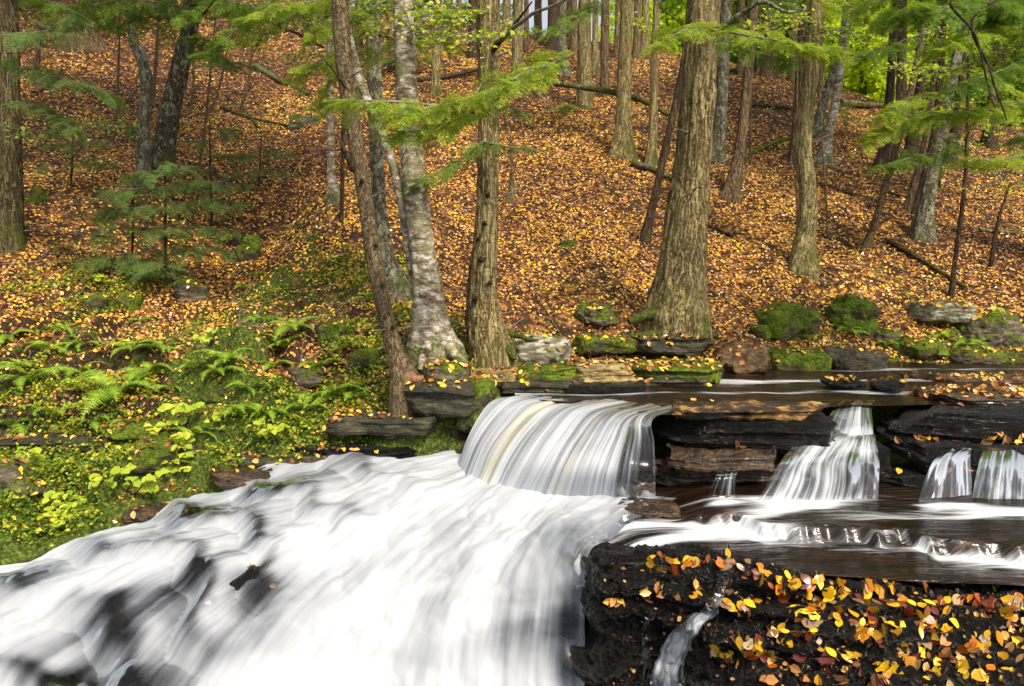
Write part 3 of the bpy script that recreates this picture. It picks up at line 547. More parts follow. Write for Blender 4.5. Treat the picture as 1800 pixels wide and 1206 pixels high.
# rocks below the birch
rk('boulder', 785, 652, 5.62, 75, 30, .45, 'mossy_rock', 'dark block with a mossy face under the birch roots', k=5, seed=24, amp=.2, n=36)
rk('boulder', 775, 695, 5.55, 130, 66, .5, 'dark_ledge_rock', 'big dark block supporting the birch, right of the leaning trunk', k=6, seed=25, amp=.15, strata=.07, n=40)
rk('boulder', 832, 718, 5.58, 70, 90, .35, 'full_moss_rock', 'moss-draped rock beside the left edge of the main fall', k=3, seed=26, amp=.25, tilt=(.25, 0), n=36)
rk('rock_slab', 690, 738, 5.55, 230, 34, .6, 'dark_ledge_rock', 'dark overhanging ledge under the leaning trunk', k=8, seed=27, amp=.12, strata=.05, n=40)
rk('rock_slab', 570, 745, 5.75, 150, 32, .5, 'full_moss_rock', 'thick bright moss cushion on the overhanging ledge', k=4, seed=28, amp=.25, n=40)
rk('rock_slab', 655, 782, 5.55, 290, 20, .6, 'wet_black_rock', 'flat wet black shelf dotted with leaves above the cascade', k=8, seed=29, amp=.1, strata=.03, n=44)
rk('rock_slab', 500, 800, 5.5, 260, 26, .6, 'dark_ledge_rock', 'dark leafy shelf left of the wet black shelf', k=7, seed=30, amp=.12, strata=.04, n=40)
rk('rock_slab', 435, 833, 5.25, 135, 26, .4, 'wet_brown_rock', 'square brown slab end jutting over the cascade on the left bank', k=8, seed=31, amp=.1, strata=.05, n=36)
rk('rock_slab', 300, 895, 5.05, 170, 34, .5, 'wet_brown_rock', 'low wet slab covered in yellow leaves at the cascade edge', k=5, seed=32, amp=.15, n=36)
rk('boulder', 75, 972, 4.75, 135, 56, .45, 'wet_brown_rock', 'pointed dark boulder with a few leaves at the lower left water edge', k=2.6, seed=33, amp=.25, tilt=(-.05, 0), n=40)
rk('rock_slab', 60, 930, 4.95, 170, 44, .5, 'dark_ledge_rock', 'dark ledge behind the pointed boulder at the lower left', k=7, seed=34, amp=.15, strata=.05, n=36)
rk('rock_slab', 90, 775, 5.75, 330, 46, .6, 'dark_ledge_rock', 'shadowed rock ledge beneath the fern bank at left', k=7, seed=35, amp=.15, strata=.06, n=44)
rk('rock_slab', 215, 755, 5.8, 150, 36, .5, 'full_moss_rock', 'mossy shelf end beneath the hanging fern', k=6, seed=36, amp=.2, strata=.06, n=40)
for (u, v, wp, hp, sd_, lb) in [(172, 538, 46, 44, 40, 'mossy stump-like stone left of the paired mossy stones'), (228, 532, 46, 46, 41, 'mossy stone next to the young hemlock, right of its twin'), (335, 515, 60, 50, 42, 'dark mossy boulder in the gully below the young hemlock'),
        (438, 440, 36, 60, 43, 'upright moss-covered stone in the gully'), (60, 345, 40, 34, 44, 'mossy hummock of rock beside the left edge trunk'), (530, 215, 52, 26, 45, 'cracked grey stone half covered in moss high in the gully'), (235, 235, 24, 40, 46, 'dark mossy rock behind the pale lichen trunk'),
        (640, 640, 60, 44, 47, 'moss-covered rock behind the leaning trunk on the left'), (540, 660, 70, 40, 48, 'mossy hump among ferns on the left bank'), (995, 430, 34, 16, 49, 'small mossy stone in the middle of the golden leaf slope'),
        (270, 800, 90, 50, 50, 'mossy bank stone under the yellow-green plants'), (30, 850, 90, 50, 51, 'mossy stone at the left photo edge above the water'), (590, 585, 60, 36, 52, 'mossy stone on the left flank of the golden slope'), (380, 690, 60, 40, 53, 'mossy stone hidden among undergrowth between the fern banks')]:
    g = ground(u, v + hp * .3); s = g[1] / F
    rock('boulder', (g[0], g[1] + wp * s * .2, g[2] + hp * s * .12), (wp * s, wp * s * .9, hp * s * 1.25), 'full_moss_rock' if sd_ % 3 else 'mossy_rock', lb, k=3, seed=sd_, amp=.3, n=24)
# right ledges between upper and middle pool
rk('rock_ledge', 1300, 748, 4.92, 300, 56, .7, 'wet_black_rock', 'black ledge rim between the main fall and the side fall', k=8, seed=60, amp=.14, strata=.05, n=60)
rk('rock_ledge', 1310, 722, 4.88, 310, 20, .3, 'golden_algae_rock', 'thin golden algae-stained lip of the black ledge', k=10, seed=61, amp=.12, strata=.03, n=60)
rk('rock_ledge', 1270, 802, 4.7, 230, 30, .5, 'wet_brown_rock', 'brown undercut shelf below the golden lip, right of the main fall', k=7, seed=63, amp=.15, strata=.04, tilt=(.04, 0), n=50)
rk('rock_ledge', 1260, 848, 4.85, 260, 80, .4, 'wet_brown_rock', 'dark recessed rock under the brown undercut shelf', k=8, seed=64, amp=.12, strata=.03, n=50)
rk('rock_ledge', 1830, 742, 5.05, 610, 66, .7, 'wet_black_rock', 'black dripping ledge right of the side fall', k=9, seed=65, amp=.14, strata=.04, n=64)
rk('rock_ledge', 1840, 700, 5.4, 610, 26, .6, 'wet_brown_rock', 'leaf-covered top slab of the right ledge', k=6, seed=66, amp=.12, strata=.03, n=50)
rk('rock_ledge', 1860, 668, 6.3, 580, 14, .35, 'rusty_rock', 'long pale rock bar carrying leaves at the back of the pool', k=5, seed=67, amp=.15, n=44)
rk('rock_ledge', 1830, 800, 4.8, 610, 56, .6, 'wet_black_rock', 'lower black step of the right ledge with leaves on it', k=8, seed=68, amp=.14, strata=.04, n=60)
rk('rock_ledge', 1800, 858, 4.7, 640, 60, .5, 'wet_black_rock', 'wet black foot of the right ledge above the middle stream', k=7, seed=69, amp=.14, strata=.035, n=60)
rk('rock_ledge', 1475, 815, 4.85, 170, 90, .4, 'wet_black_rock', 'black rock behind the lower side fall', k=6, seed=70, amp=.15, n=40)
rk('rock', 1480, 672, 5.9, 75, 15, .25, 'wet_black_rock', 'low dark rock with leaves breaking the pool surface', k=3, seed=71, amp=.2, n=24)
rk('rock', 1560, 677, 5.8, 62, 20, .22, 'wet_black_rock', 'black rock in the pool beside a foam curl', k=3, seed=72, amp=.2, n=24)
rk('rock', 1418, 770, 4.85, 50, 22, .2, 'wet_black_rock', 'small black rock splashed at the foot of the thin veil', k=3, seed=73, amp=.25, n=24)
rk('rock', 1310, 905, 4.2, 90, 22, .25, 'wet_brown_rock', 'small brown rock in the middle stream with water pouring off', k=4, seed=74, amp=.2, n=24)
rk('rock', 1140, 893, 4.35, 120, 16, .3, 'wet_brown_rock', 'flat brown rock beside the foot of the main fall', k=5, seed=75, amp=.2, n=30)
# rocks showing through the cascade
rk('rock', 440, 1026, 4.42, 110, 70, .3, 'wet_black_rock', 'streaming black rock standing out of the cascade', k=4.5, seed=80, amp=.3, tilt=(.3, 0), n=40)
rk('rock', 285, 960, 4.62, 50, 26, .2, 'wet_black_rock', 'small mossy black rock near the top of the left cascade', k=3, seed=81, amp=.3, n=26)
rk('rock', 330, 1130, 4.2, 200, 30, .3, 'wet_brown_rock', 'brown rock back awash in the lower cascade', k=3, seed=83, amp=.3, tilt=(.2, 0), n=36)

# ------------------------------------------------------------------ trunks
def tube(P, R, ns=8, cap=False):
    P = np.asarray(P, float); R = np.broadcast_to(np.asarray(R, float), (len(P),)); T_ = np.gradient(P, axis=0); T_ /= np.linalg.norm(T_, axis=1, keepdims=True) + 1e-9
    ref = np.where(np.abs(T_[:, 2:3]) > .8, np.array([[1., 0, 0]]), np.array([[0, 0, 1.]])); A_ = np.cross(T_, ref); A_ /= np.linalg.norm(A_, axis=1, keepdims=True) + 1e-9; B_ = np.cross(T_, A_)
    th = np.linspace(0, 2 * math.pi, ns, endpoint=False)
    V = P[:, None] + R[:, None, None] * (np.cos(th)[None, :, None] * A_[:, None] + np.sin(th)[None, :, None] * B_[:, None])
    f = gridf(len(P), ns, True); v = V.reshape(-1, 3)
    return v, f
def join(parts):
    V, Fq, o = [], [], 0
    for v, f in parts: V.append(v); Fq.append(f + o); o += len(v)
    return np.concatenate(V), np.concatenate(Fq)
def trunk_mesh(pts, seed, ns, nh, flare, ridge, base):
    P = crom(np.array([p[:4] for p in pts]), nh); C3 = P[:, :3]; R = P[:, 3]
    h = np.concatenate([[0], np.cumsum(np.linalg.norm(np.diff(C3, axis=0), axis=1))])
    th = np.linspace(0, 2 * math.pi, ns, endpoint=False); H, TH = np.meshgrid(h, th, indexing='ij')
    rng = np.random.default_rng(seed); nl = 5; ph = rng.random(nl) * 6.28
    lob = np.maximum.reduce([np.cos(TH - p) ** 5 * (np.cos(TH - p) > 0) for p in ph])
    hh = H - .25; fl = 1 + flare * np.exp(-np.maximum(hh, 0) / (R[0] * 2.2)) * (.35 + 1.3 * lob)
    r = R[:, None] * fl
    q = np.stack([(np.cos(TH) * 2.3).ravel(), (np.sin(TH) * 2.3).ravel(), (H * .7 / max(.05, R.mean()) * .15).ravel()], 1)
    r = r * (1 + .06 * fbm(q, seed, 3).reshape(r.shape))
    q2 = np.stack([(np.cos(TH) * 8).ravel(), (np.sin(TH) * 8).ravel(), (H * 2.2).ravel()], 1)
    r = r + ridge * R[:, None] * (np.abs(fbm(q2, seed + 3, 3)).reshape(r.shape) - .2)
    X = C3[:, None, 0] + np.cos(TH) * r; Y = C3[:, None, 1] + np.sin(TH) * r; Z = np.repeat(C3[:, 2:3], ns, 1)
    return np.stack([X, Y, Z], -1).reshape(-1, 3) - base, gridf(nh, ns, True)
TREES = {}
def tree(key, pts, mat, label, flare=.5, ridge=.25, seed=0, hi=True, name='tree', group=None, stubs=0, gpt=None, cat='tree', yoff=0):
    """pts: (u, v, width px) base -> top"""
    g = ground(pts[0][0], pts[0][1]) if gpt is None else np.array(gpt); Y = g[1]; base = g.copy()
    base[2] = hfun(g[0], g[1])[0] if gpt is None else g[2]
    L = []
    p0 = PY(pts[0][0], pts[0][1], Y); r0 = pts[0][2] / 2 / F * Y
    L.append((p0[0], Y, p0[2] - (.28 if gpt is None or key == 'lean' else .13), r0 * 1.05))
    for (u, v, wd) in pts:
        p = PY(u, v, Y); L.append((*p, wd / 2 / F * Y))
    t = empty(name, base)
    v_, f_ = trunk_mesh(L, seed or abs(hash_(key)) % 997, (88 if Y < 8.5 else 48) if hi else 14, (300 if Y < 8.5 else 160) if hi else 50, flare, ridge, base)
    tr = place('trunk', mesh('trunk', v_, f_, MAT[mat]), t)
    tag(t, label, cat, group); TREES[key] = (t, base, Y, L)
    if stubs:
        rg = np.random.default_rng(seed + 5)
        for i in range(stubs):
            k = rg.uniform(.25, .95); arr = crom(np.array(L), 60); q = arr[int(k * 59)]; an = rg.uniform(math.pi, 2 * math.pi); ln = rg.uniform(.1, .5) * (Y / 9) ** .5
            d = np.array([math.cos(an), math.sin(an), rg.uniform(-.1, .5)]); pp = [q[:3] + d * ln * s + np.array([0, 0, .1 * ln * s * s]) for s in np.linspace(0, 1, 6)]
            v2, f2 = tube(pp, np.linspace(max(.006, q[3] * .14), .002, 6), 6); place('branch', mesh('branch', v2 - base, f2, MAT['twig']), t)
    return t
def hash_(s): r = 0
def hash_(s):
    r = 0
    for ch in s: r = (r * 31 + ord(ch)) % 100003
    return r
tree('left', [(20,432,40),(20,350,34),(18,200,31),(12,0,31),(0,-500,24)], 'bark_olive', 'thick ridged hemlock trunk standing at the left edge of the photo', .4, stubs=4)
tree('lichen', [(253,335,24),(252,230,20),(258,150,20),(245,90,18),(232,50,15),(222,-200,12)], 'bark_grey', 'pale crooked lichen-spotted trunk, left one of the pair on the left slope', .4)
tree('leanright', [(282,300,38),(300,190,31),(322,90,28),(336,20,26),(352,-300,20)], 'bark_lichen_dark', 'dark trunk with pale lichen patches leaning right, beside the crooked lichen-spotted one', .3)
tree('lean', [(716,672,44),(694,612,30),(672,530,28),(655,440,28),(640,340,26),(626,250,27),(610,150,28),(600,50,28),(588,-250,22)], 'bark_smooth', 'smooth brown trunk leaning left in front of the birch, its base above the overhanging ledge', .35, .12, gpt=(*PY(716,672,5.72)[:2], PY(716,676,5.72)[2]), stubs=5)
tree('grey', [(697,520,36),(680,450,26),(669,380,22),(661,250,23),(658,100,24),(655,0,24),(650,-300,18)], 'bark_grey', 'grey mossy trunk behind the leaning brown trunk', .8, stubs=2)
tree('birch', [(768,630,52),(758,580,46),(750,500,45),(738,400,42),(722,250,39),(717,180,38),(712,90,35),(708,0,32),(700,-300,25)], 'bark_birch', 'thick white and brown birch trunk with peeling bark and spreading mossy roots', .75, .06, gpt=(*PY(768,630,6.05)[:2], PY(768,640,6.05)[2]))
tree('birch2', [(745,605,28),(734,520,21),(718,420,19),(704,340,18),(686,275,16),(660,210,16),(636,150,16),(614,70,15),(602,-10,14),(590,-250,10)], 'bark_birch', 'slender pale birch stem rising from the thick birch foot, crossing behind the leaning trunk', .3, .06, gpt=(*PY(745,605,6.1)[:2], PY(745,615,6.1)[2]))
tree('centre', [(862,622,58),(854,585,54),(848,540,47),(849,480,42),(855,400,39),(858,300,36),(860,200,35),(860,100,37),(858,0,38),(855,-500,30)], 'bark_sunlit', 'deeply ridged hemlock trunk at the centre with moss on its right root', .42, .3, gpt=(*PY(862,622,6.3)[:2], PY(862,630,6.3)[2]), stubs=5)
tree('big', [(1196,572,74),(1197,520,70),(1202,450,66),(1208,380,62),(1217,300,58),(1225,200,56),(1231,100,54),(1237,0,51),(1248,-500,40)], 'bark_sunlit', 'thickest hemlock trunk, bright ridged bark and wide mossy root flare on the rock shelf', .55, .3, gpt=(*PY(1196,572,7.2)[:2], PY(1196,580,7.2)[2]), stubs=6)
tree('c9', [(1094,275,28),(1096,200,24),(1098,100,22),(1102,0,20),(1106,-300,16)], 'bark_ochre', 'straight ochre trunk with a mossy foot, midway up the slope left of the thickest trunk', .6, stubs=2)
tree('c10', [(1029,188,25),(1027,100,22),(1028,0,20),(1028,-300,17)], 'bark_ochre', 'straight yellowish trunk behind the long leaning log', .4, stubs=2)
tree('c11', [(1144,288,17),(1149,200,14),(1150,100,13),(1155,0,12),(1158,-300,10)], 'bark_ochre', 'narrow ochre trunk standing right behind the straight ochre trunk', .4)
tree('c12', [(1133,425,17),(1150,350,14),(1170,260,13),(1190,170,12),(1205,90,11),(1220,-50,9)], 'bark_dark', 'thin dark dead stem leaning right toward the thickest trunk', .3)
tree('c13', [(1408,470,36),(1412,430,32),(1420,360,29),(1416,300,27),(1413,250,26),(1420,170,26),(1430,80,25),(1436,0,24),(1445,-400,20)], 'bark_ochre', 'slightly wavy ochre trunk on the right slope above the moss-capped boulder', .6, stubs=4)
tree('c14', [(1398,285,20),(1404,200,18),(1409,100,17),(1413,0,16),(1415,-300,13)], 'bark_brown', 'straight brown trunk partly hidden behind the wavy ochre trunk', .4)
tree('c15', [(1284,345,26),(1299,270,18),(1310,180,16),(1318,100,15),(1326,0,14),(1332,-200,12)], 'bark_brown', 'brown trunk with a curved foot just right of the thickest trunk', .5, stubs=3)
tree('c16', [(1261,283,22),(1267,200,20),(1272,100,19),(1276,0,18),(1280,-300,15)], 'bark_grey', 'grey trunk with a mossy foot tucked behind the thickest trunk', .5)
tree('c17', [(1447,285,20),(1455,240,14),(1466,190,14),(1477,120,13),(1488,50,13),(1500,-50,12),(1520,-300,10)], 'bark_birch', 'mottled lichen birch leaning right behind the wavy ochre trunk', .7)
tree('c18', [(1434,243,18),(1441,205,15),(1453,160,14),(1470,110,13),(1483,65,13),(1488,0,12),(1495,-300,10)], 'bark_grey', 'grey curving trunk left of the mottled leaning birch', .5)
tree('c19', [(1556,296,26),(1560,240,16),(1564,170,13),(1570,70,13),(1576,0,12),(1580,-300,10)], 'bark_dark', 'straight dark trunk with a spread foot on the right slope', .7, stubs=2)
tree('c20', [(1584,200,17),(1585,100,15),(1586,20,14),(1588,-300,11)], 'bark_brown', 'straight brown trunk just behind the dark one on the right slope', .4)
tree('c21', [(1524,437,14),(1538,390,12),(1560,315,11),(1582,235,11),(1600,165,11),(1617,85,11),(1634,0,10),(1680,-200,8)], 'bark_smooth', 'slim grey-brown trunk leaning far right across the right slope', .5)
tree('c22', [(1622,418,30),(1630,350,23),(1643,283,21),(1657,225,19),(1672,150,17),(1690,60,15),(1715,-100,13)], 'bark_grey', 'lichen-coated grey-green trunk leaning right with a pale mossy foot', .5)
tree('c23', [(1596,372,15),(1612,310,13),(1630,235,13),(1640,160,12),(1650,60,12),(1660,-200,10)], 'bark_brown', 'left stem of the brown pair behind the lichen-coated leaning trunk', .3)
tree('c24', [(1608,376,17),(1626,310,15),(1642,235,14),(1650,160,13),(1656,60,12),(1668,-200,10)], 'bark_dark', 'right stem of the brown pair behind the lichen-coated leaning trunk', .3)
tree('c25', [(1598,292,24),(1607,235,18),(1616,150,16),(1622,60,15),(1630,-200,12)], 'bark_dark', 'dark trunk with buttressed foot between the straight dark trunk and the brown pair', .5)
tree('c26', [(1672,522,10),(1680,450,8),(1692,360,7),(1698,290,6),(1701,200,5),(1703,100,4)], 'bark_dark', 'spindly dark sapling growing beside the jutting slab', .3, stubs=5, name='sapling')
tree('c27', [(1742,470,8),(1752,400,6),(1768,345,4),(1776,320,3)], 'bark_dark', 'short thin sapling on the far right slope', .3, hi=False, name='sapling')
tree('c28', [(1738,258,20),(1743,200,16),(1750,120,14),(1760,0,13)], 'bark_dark', 'dark trunk on the far right behind the hanging hemlock boughs', .4)
tree('c29', [(1668,285,22),(1680,230,17),(1690,150,15),(1700,0,14)], 'bark_dark', 'dark trunk behind the lichen-coated leaning trunk, foot in shade', .4)
tree('c31', [(586,353,20),(582,300,12),(580,200,11),(579,100,10),(578,0,10),(576,-200,8)], 'bark_birch', 'thin white birch with a hooked mossy foot at the gully edge', .8)
tree('c32', [(600,640-250,8),(602,300,7),(604,200,6),(606,100,5)], 'bark_dark', 'thin dark stem close behind the hooked thin birch', .3, hi=False)
tree('c33', [(900,352,12),(900,310,7),(899,270,6),(898,245,5)], 'bark_smooth', 'short bare snag with a splayed foot on the golden slope right of the central hemlock', 1.2, hi=False, name='snag', cat='dead tree')
tree('c34', [(908,168,19),(909,100,17),(911,0,16),(912,-200,13)], 'bark_ochre', 'ochre trunk just right of the central hemlock, uphill of the leaning log', .4)
tree('c35', [(988,130,16),(987,80,14),(989,0,14),(990,-200,11)], 'bark_grey', 'mossy-footed grey trunk near the ridge above the leaning log', .8)
tree('c36', [(766,168,14),(767,100,13),(770,0,12),(772,-200,10)], 'bark_ochre', 'slim trunk between the birch and the central hemlock', .4)
tree('c37', [(1064,165,15),(1063,100,13),(1064,0,13),(1065,-200,11)], 'bark_brown', 'knotty brown trunk between the yellowish trunk and the straight ochre trunk', .4, stubs=5)
tree('c38', [(148,86,34),(150,40,22),(151,0,20),(152,-200,16)], 'bark_brown', 'brown trunk with splayed roots high on the left slope', 1.0)
tree('c39', [(66,130,7),(68,80,7),(70,20,6)], 'bark_dark', 'thin mossy stem high on the left slope near the edge trunk', .3, hi=False)
for i, (u, v, top, wd, lb) in enumerate([(200,250,(214,60),5,'thin dark pole stem left of the crooked lichen-spotted trunk'),(268,185,(278,60),7,'thin brown stem right of the crooked lichen-spotted trunk'),(335,200,(345,80),5,'thin sapling stem right of the dark leaning trunk'),
        (365,205,(400,120),5,'slim stem tilting right above the gully debris'),(418,200,(452,105),6,'slanting dark stem rooted in the gully debris'),(350,300,(372,130),5,'bent thin sapling at the gully foot'),(1318,290,(1322,90),4,'hair-thin stem between the curved-foot trunk and the wavy trunk'),(1232,350,(1228,60),4,'hair-thin stem behind the thickest trunk'),
        (1455,420,(1446,240),4,'hair-thin sapling on the right slope'),(1402,395,(1398,150),4,'hair-thin sapling left of the wavy ochre trunk')]):
    tree('s%d' % i, [(u, v, wd), ((u + top[0]) / 2, (v + top[1]) / 2, wd * .8), (top[0] + (3 if i % 2 else -4), top[1] - 60, wd * .5), (top[0] + (10 if i % 3 else -8), top[1] - 150, wd * .2)], 'bark_smooth', lb, .2, hi=False, name='sapling', stubs=5)
BGT = [(660,128,13),(690,118,12),(787,68,14),(833,98,15),(808,60,9),(890,56,12),(945,66,12),(972,82,17),(1010,86,11),(1046,124,10),(1085,92,9),(1120,96,12),(1134,94,12),(1175,84,12),(1188,88,9),(1345,132,15),(1360,134,9),(1394,140,14),(1440,158,10),
       (1496,155,14),(1550,165,16),(1303,128,12),(1325,120,9),(735,90,10),(630,95,12),(1255,110,11),(1610,190,13),(1640,196,12),(1690,190,13),(1725,185,11),(1770,205,14),(415,25,16),(300,30,14),(545,75,11),(925,84,8),(1000,70,8),(1520,150,8),(1470,150,9)]
for i, (u, v, wd) in enumerate(BGT):
    rg = random.Random(i); dx = rg.uniform(-6, 6) + (u - 900) * .01
    tree('b%d' % i, [(u, v + 4, wd * 1.25), (u + dx * .3, v - 60, wd), (u + dx, v - 200, wd * .9), (u + dx * 2, v - 520, wd * .6)], rg.choice(['bark_brown', 'bark_dark', 'bark_ochre', 'bark_brown']), 'distant bare trunk rising on the ridge line against the bright sky', .35, .2, hi=False, group='distant trunks along the ridge line', seed=300 + i)

# ------------------------------------------------------------------ fallen logs
def log(pts, wpx, mat, label, lift=.5, name='fallen_log', cat='log', taper=.6, gy=True):
    """pts: picture points lying on the slope"""
    P = []
    for (u, v, *r) in pts:
        g = ground(u, v + wpx * .4); 
        if r: g = PY(u, v, r[0])
        P.append(np.array([g[0], g[1], g[2] + lift * wpx / F * g[1]]))
    Y = P[0][1]; n = 40; P = crom(np.array(P), n); R = np.linspace(1, taper, n) * wpx / 2 / F * Y
    R = R * (1 + .15 * fbm(np.stack([np.arange(n) * .4, 0 * R, 0 * R + len(label)], 1), 5, 2)); b = P[0].copy(); v, f = tube(P - b, R, 12)
    v = v + (fbm(v * 30, 7, 2) * R.mean() * .25)[:, None] * np.array([0, 0, 1.])
    capv = [np.array([0, 0, 0]), P[-1] - b]; nv = len(v); f3 = [[nv, i, (i + 1) % 12] for i in range(12)] + [[nv + 1, nv - 12 + (i + 1) % 12, nv - 12 + i] for i in range(12)]
    o = place(name, mesh(name, np.vstack([v, capv]), [f, np.array(f3)], MAT[mat]), loc=b); tag(o, label, cat); return o
log([(925,140,14.2),(1000,150,13.8),(1090,165,13.2),(1140,182,12.9),(1176,203,12.6)], 11, 'bark_grey', 'long grey leaning log crossing the slope in front of the yellowish trunk', 0)
log([(735,142),(780,137),(840,124)], 10, 'bark_dark', 'dark log between the birch and the central hemlock')
log([(1112,288),(1150,300),(1188,318)], 13, 'bark_grey', 'short mossy log left of the thickest trunk')
log([(1563,425),(1620,458),(1697,506)], 9, 'bark_dark', 'thin mossy pole lying beside the spindly sapling')
log([(1432,322),(1490,340),(1552,356)], 8, 'bark_dark', 'dark fallen pole below the mottled leaning birch')
log([(1476,182),(1520,186),(1562,187)], 12, 'bark_sunlit', 'pale barkless log near the ridge at right')
log([(1318,272),(1360,252),(1402,240)], 8, 'moss', 'bright green moss-covered branch right of the curved-foot trunk', name='fallen_branch')
log([(450,118),(490,142),(545,168)], 11, 'bark_grey', 'pale lichen-covered log high above the gully')
log([(478,40,9),(520,58,9),(570,84,9)], 6, 'bark_dark', 'dark broken pole slanting above the gully', 0)
log([(1240,396),(1262,404),(1288,416)], 7, 'bark_dark', 'short dark stick beside the thickest trunk', name='fallen_branch')
log([(1722,405),(1760,408),(1812,412)], 7, 'bark_sunlit', 'pale stick at the far right slope', name='fallen_branch')
log([(1435,470),(1480,495),(1500,515)], 4, 'bark_dark', 'thin twig below the wavy ochre trunk', name='fallen_branch')
log([(925,104),(950,106),(972,108)], 8, 'moss', 'short mossy log on the ridge above the leaning log')
log([(1320,185),(1380,190),(1400,192)], 9, 'bark_dark', 'dark log between the right slope trunks')
log([(1195,85),(1230,95),(1290,130)], 9, 'bark_dark', 'dark log on the ridge behind the thickest trunk')
log([(390,190),(440,208),(510,222)], 6, 'bark_dark', 'dark branch of the debris heap in the gully', name='fallen_branch')
log([(400,170),(430,195),(455,225)], 6, 'bark_brown', 'mossy branch crossing the debris heap in the gully', name='fallen_branch')
log([(640,625),(690,606),(735,592)], 9, 'bark_grey', 'mossy pole leaning against the birch foot', name='fallen_branch')
log([(260,640),(330,585),(345,575)], 5, 'twig', 'bare pale twig lying over the fern bank', name='fallen_branch')
log([(1555,335),(1585,345),(1640,352)], 5, 'bark_dark', 'thin stick behind the slim far-leaning trunk', name='fallen_branch')
log([(60,165),(95,140),(108,118)], 9, 'bark_brown', 'curved branch lying high on the left slope', name='fallen_branch')
log([(430,520),(445,495),(470,470)], 5, 'bark_sunlit', 'pale stick lying in the gully floor', name='fallen_branch')
log([(1590,245),(1650,275),(1680,300)], 5, 'bark_dark', 'thin pole on the right slope in shade', name='fallen_branch')

# ------------------------------------------------------------------ roots at the big trunks
def roots(key, lst, mat):
    t, base, Y, L = TREES[key]
    for pts, w0 in lst:
        P = crom(np.array([PY(u, v, y) for u, v, y in pts]), 24); R = np.linspace(w0, w0 * .35, 24) / 2 / F * Y
        v, f = tube(P, R, 12); v = v + (fbm(v * 18, 3, 3) * .012)[:, None]
        place('root', mesh('root', v - base, f, MAT[mat]), t)
roots('big', [([(1200,530,7.15),(1160,548,7.05),(1130,556,7.02),(1105,566,7.0)], 34), ([(1200,572,7.1),(1160,586,6.95),(1120,592,6.9),(1085,596,6.9)], 24), ([(1200,565,7.1),(1232,582,7.0),(1262,592,7.0)], 24)], 'bark_mossy')
roots('centre', [([(868,590,6.3),(888,612,6.2),(905,632,6.15)], 26), ([(870,580,6.3),(900,588,6.25),(930,596,6.25),(965,604,6.3)], 13)], 'bark_mossy')
roots('birch', [([(755,600,5.95),(745,625,5.85),(738,650,5.8)], 26), ([(780,600,5.95),(800,625,5.85),(820,640,5.85)], 34), ([(745,630,5.9),(715,640,5.9),(690,652,5.95)], 16)], 'bark_birch')
roots('lean', [([(716,660,5.68),(730,668,5.65),(745,664,5.65)], 26)], 'root')

# ------------------------------------------------------------------ leaf litter (countless)
def leafcloud(pos, nrm, size, rng, tilt=.45, lift=.0, aspect=.62):
    n = len(pos); t = rng.normal(size=(n, 3)); nn = nrm + rng.normal(size=(n, 3)) * tilt; nn /= np.linalg.norm(nn, axis=1, keepdims=True)
    a = np.cross(nn, t); a /= np.linalg.norm(a, axis=1, keepdims=True); b = np.cross(nn, a)
    s = size[:, None] / 2; c = rng.uniform(.15, .5, (n, 1)); asp = rng.uniform(aspect * .8, aspect * 1.25, (n, 1))
    loc = [(-1, 0, 0), (-.35, 1, 1), (.4, .85, 1), (1, 0, .25), (.4, -.85, 1), (-.35, -1, 1)]
    V = np.stack([pos + a * s * x + b * s * y * asp + nn * s * (z * c + lift) for x, y, z in loc], 1)
    i = np.arange(n)[:, None] * 6; f = np.concatenate([i + np.array([[0, 3, 2, 1]]), i + np.array([[0, 5, 4, 3]])]); return V.reshape(-1, 3), f
def tnormal(x, y, e=.03):
    zx = (hfun(x + e, y) - hfun(x - e, y)) / (2 * e); zy = (hfun(x, y + e) - hfun(x, y - e)) / (2 * e); n = np.stack([-zx, -zy, 1 + 0 * zx], 1); return n / np.linalg.norm(n, axis=1, keepdims=True)
X_, Y_, S_ = [], [], []
for y0, y1, dens, sz in [(4.5,6,900,.042),(6,8,1400,.044),(8,10,1250,.046),(10,13,850,.05),(13,17,500,.056),(17,22,230,.065),(22,28,110,.08)]:
    hw = .92 * (y0 + y1) / 2; n = int(dens * 2 * hw * (y1 - y0)); X_.append(RNG.uniform(-hw, hw, n)); Y_.append(RNG.uniform(y0, y1, n)); S_.append(RNG.uniform(.65, 1.25, n) * sz)
X_, Y_, S_ = map(np.concatenate, (X_, Y_, S_))
yb = np.interp(X_, BANK[:, 0], BANK[:, 1]); mm = mossmask(X_, Y_) + .5 * fbm(np.stack([X_ * 3, Y_ * 3, 0 * X_], 1), 55, 3)
cl = .82 + 1.0 * fbm(np.stack([X_ * 1.1, Y_ * 1.1, 0 * X_], 1), 57, 4)
S_ *= .84
keep = (Y_ > yb + .02) & (RNG.random(len(X_)) < np.clip(1.15 - sstep(.4, .75, mm) * .92, 0, 1) * np.clip(cl, 0, 1))
X_, Y_, S_ = X_[keep], Y_[keep], S_[keep]; Z_ = hfun(X_, Y_)
V, Fq = leafcloud(np.stack([X_, Y_, Z_ + .006], 1), tnormal(X_, Y_), S_, RNG, .3)
tag(place('leaf_litter', mesh('leaf_litter', V, Fq, MAT['litter'], smooth=False)), 'golden and brown leaf litter covering the forest slope', 'leaf litter', kind='stuff')

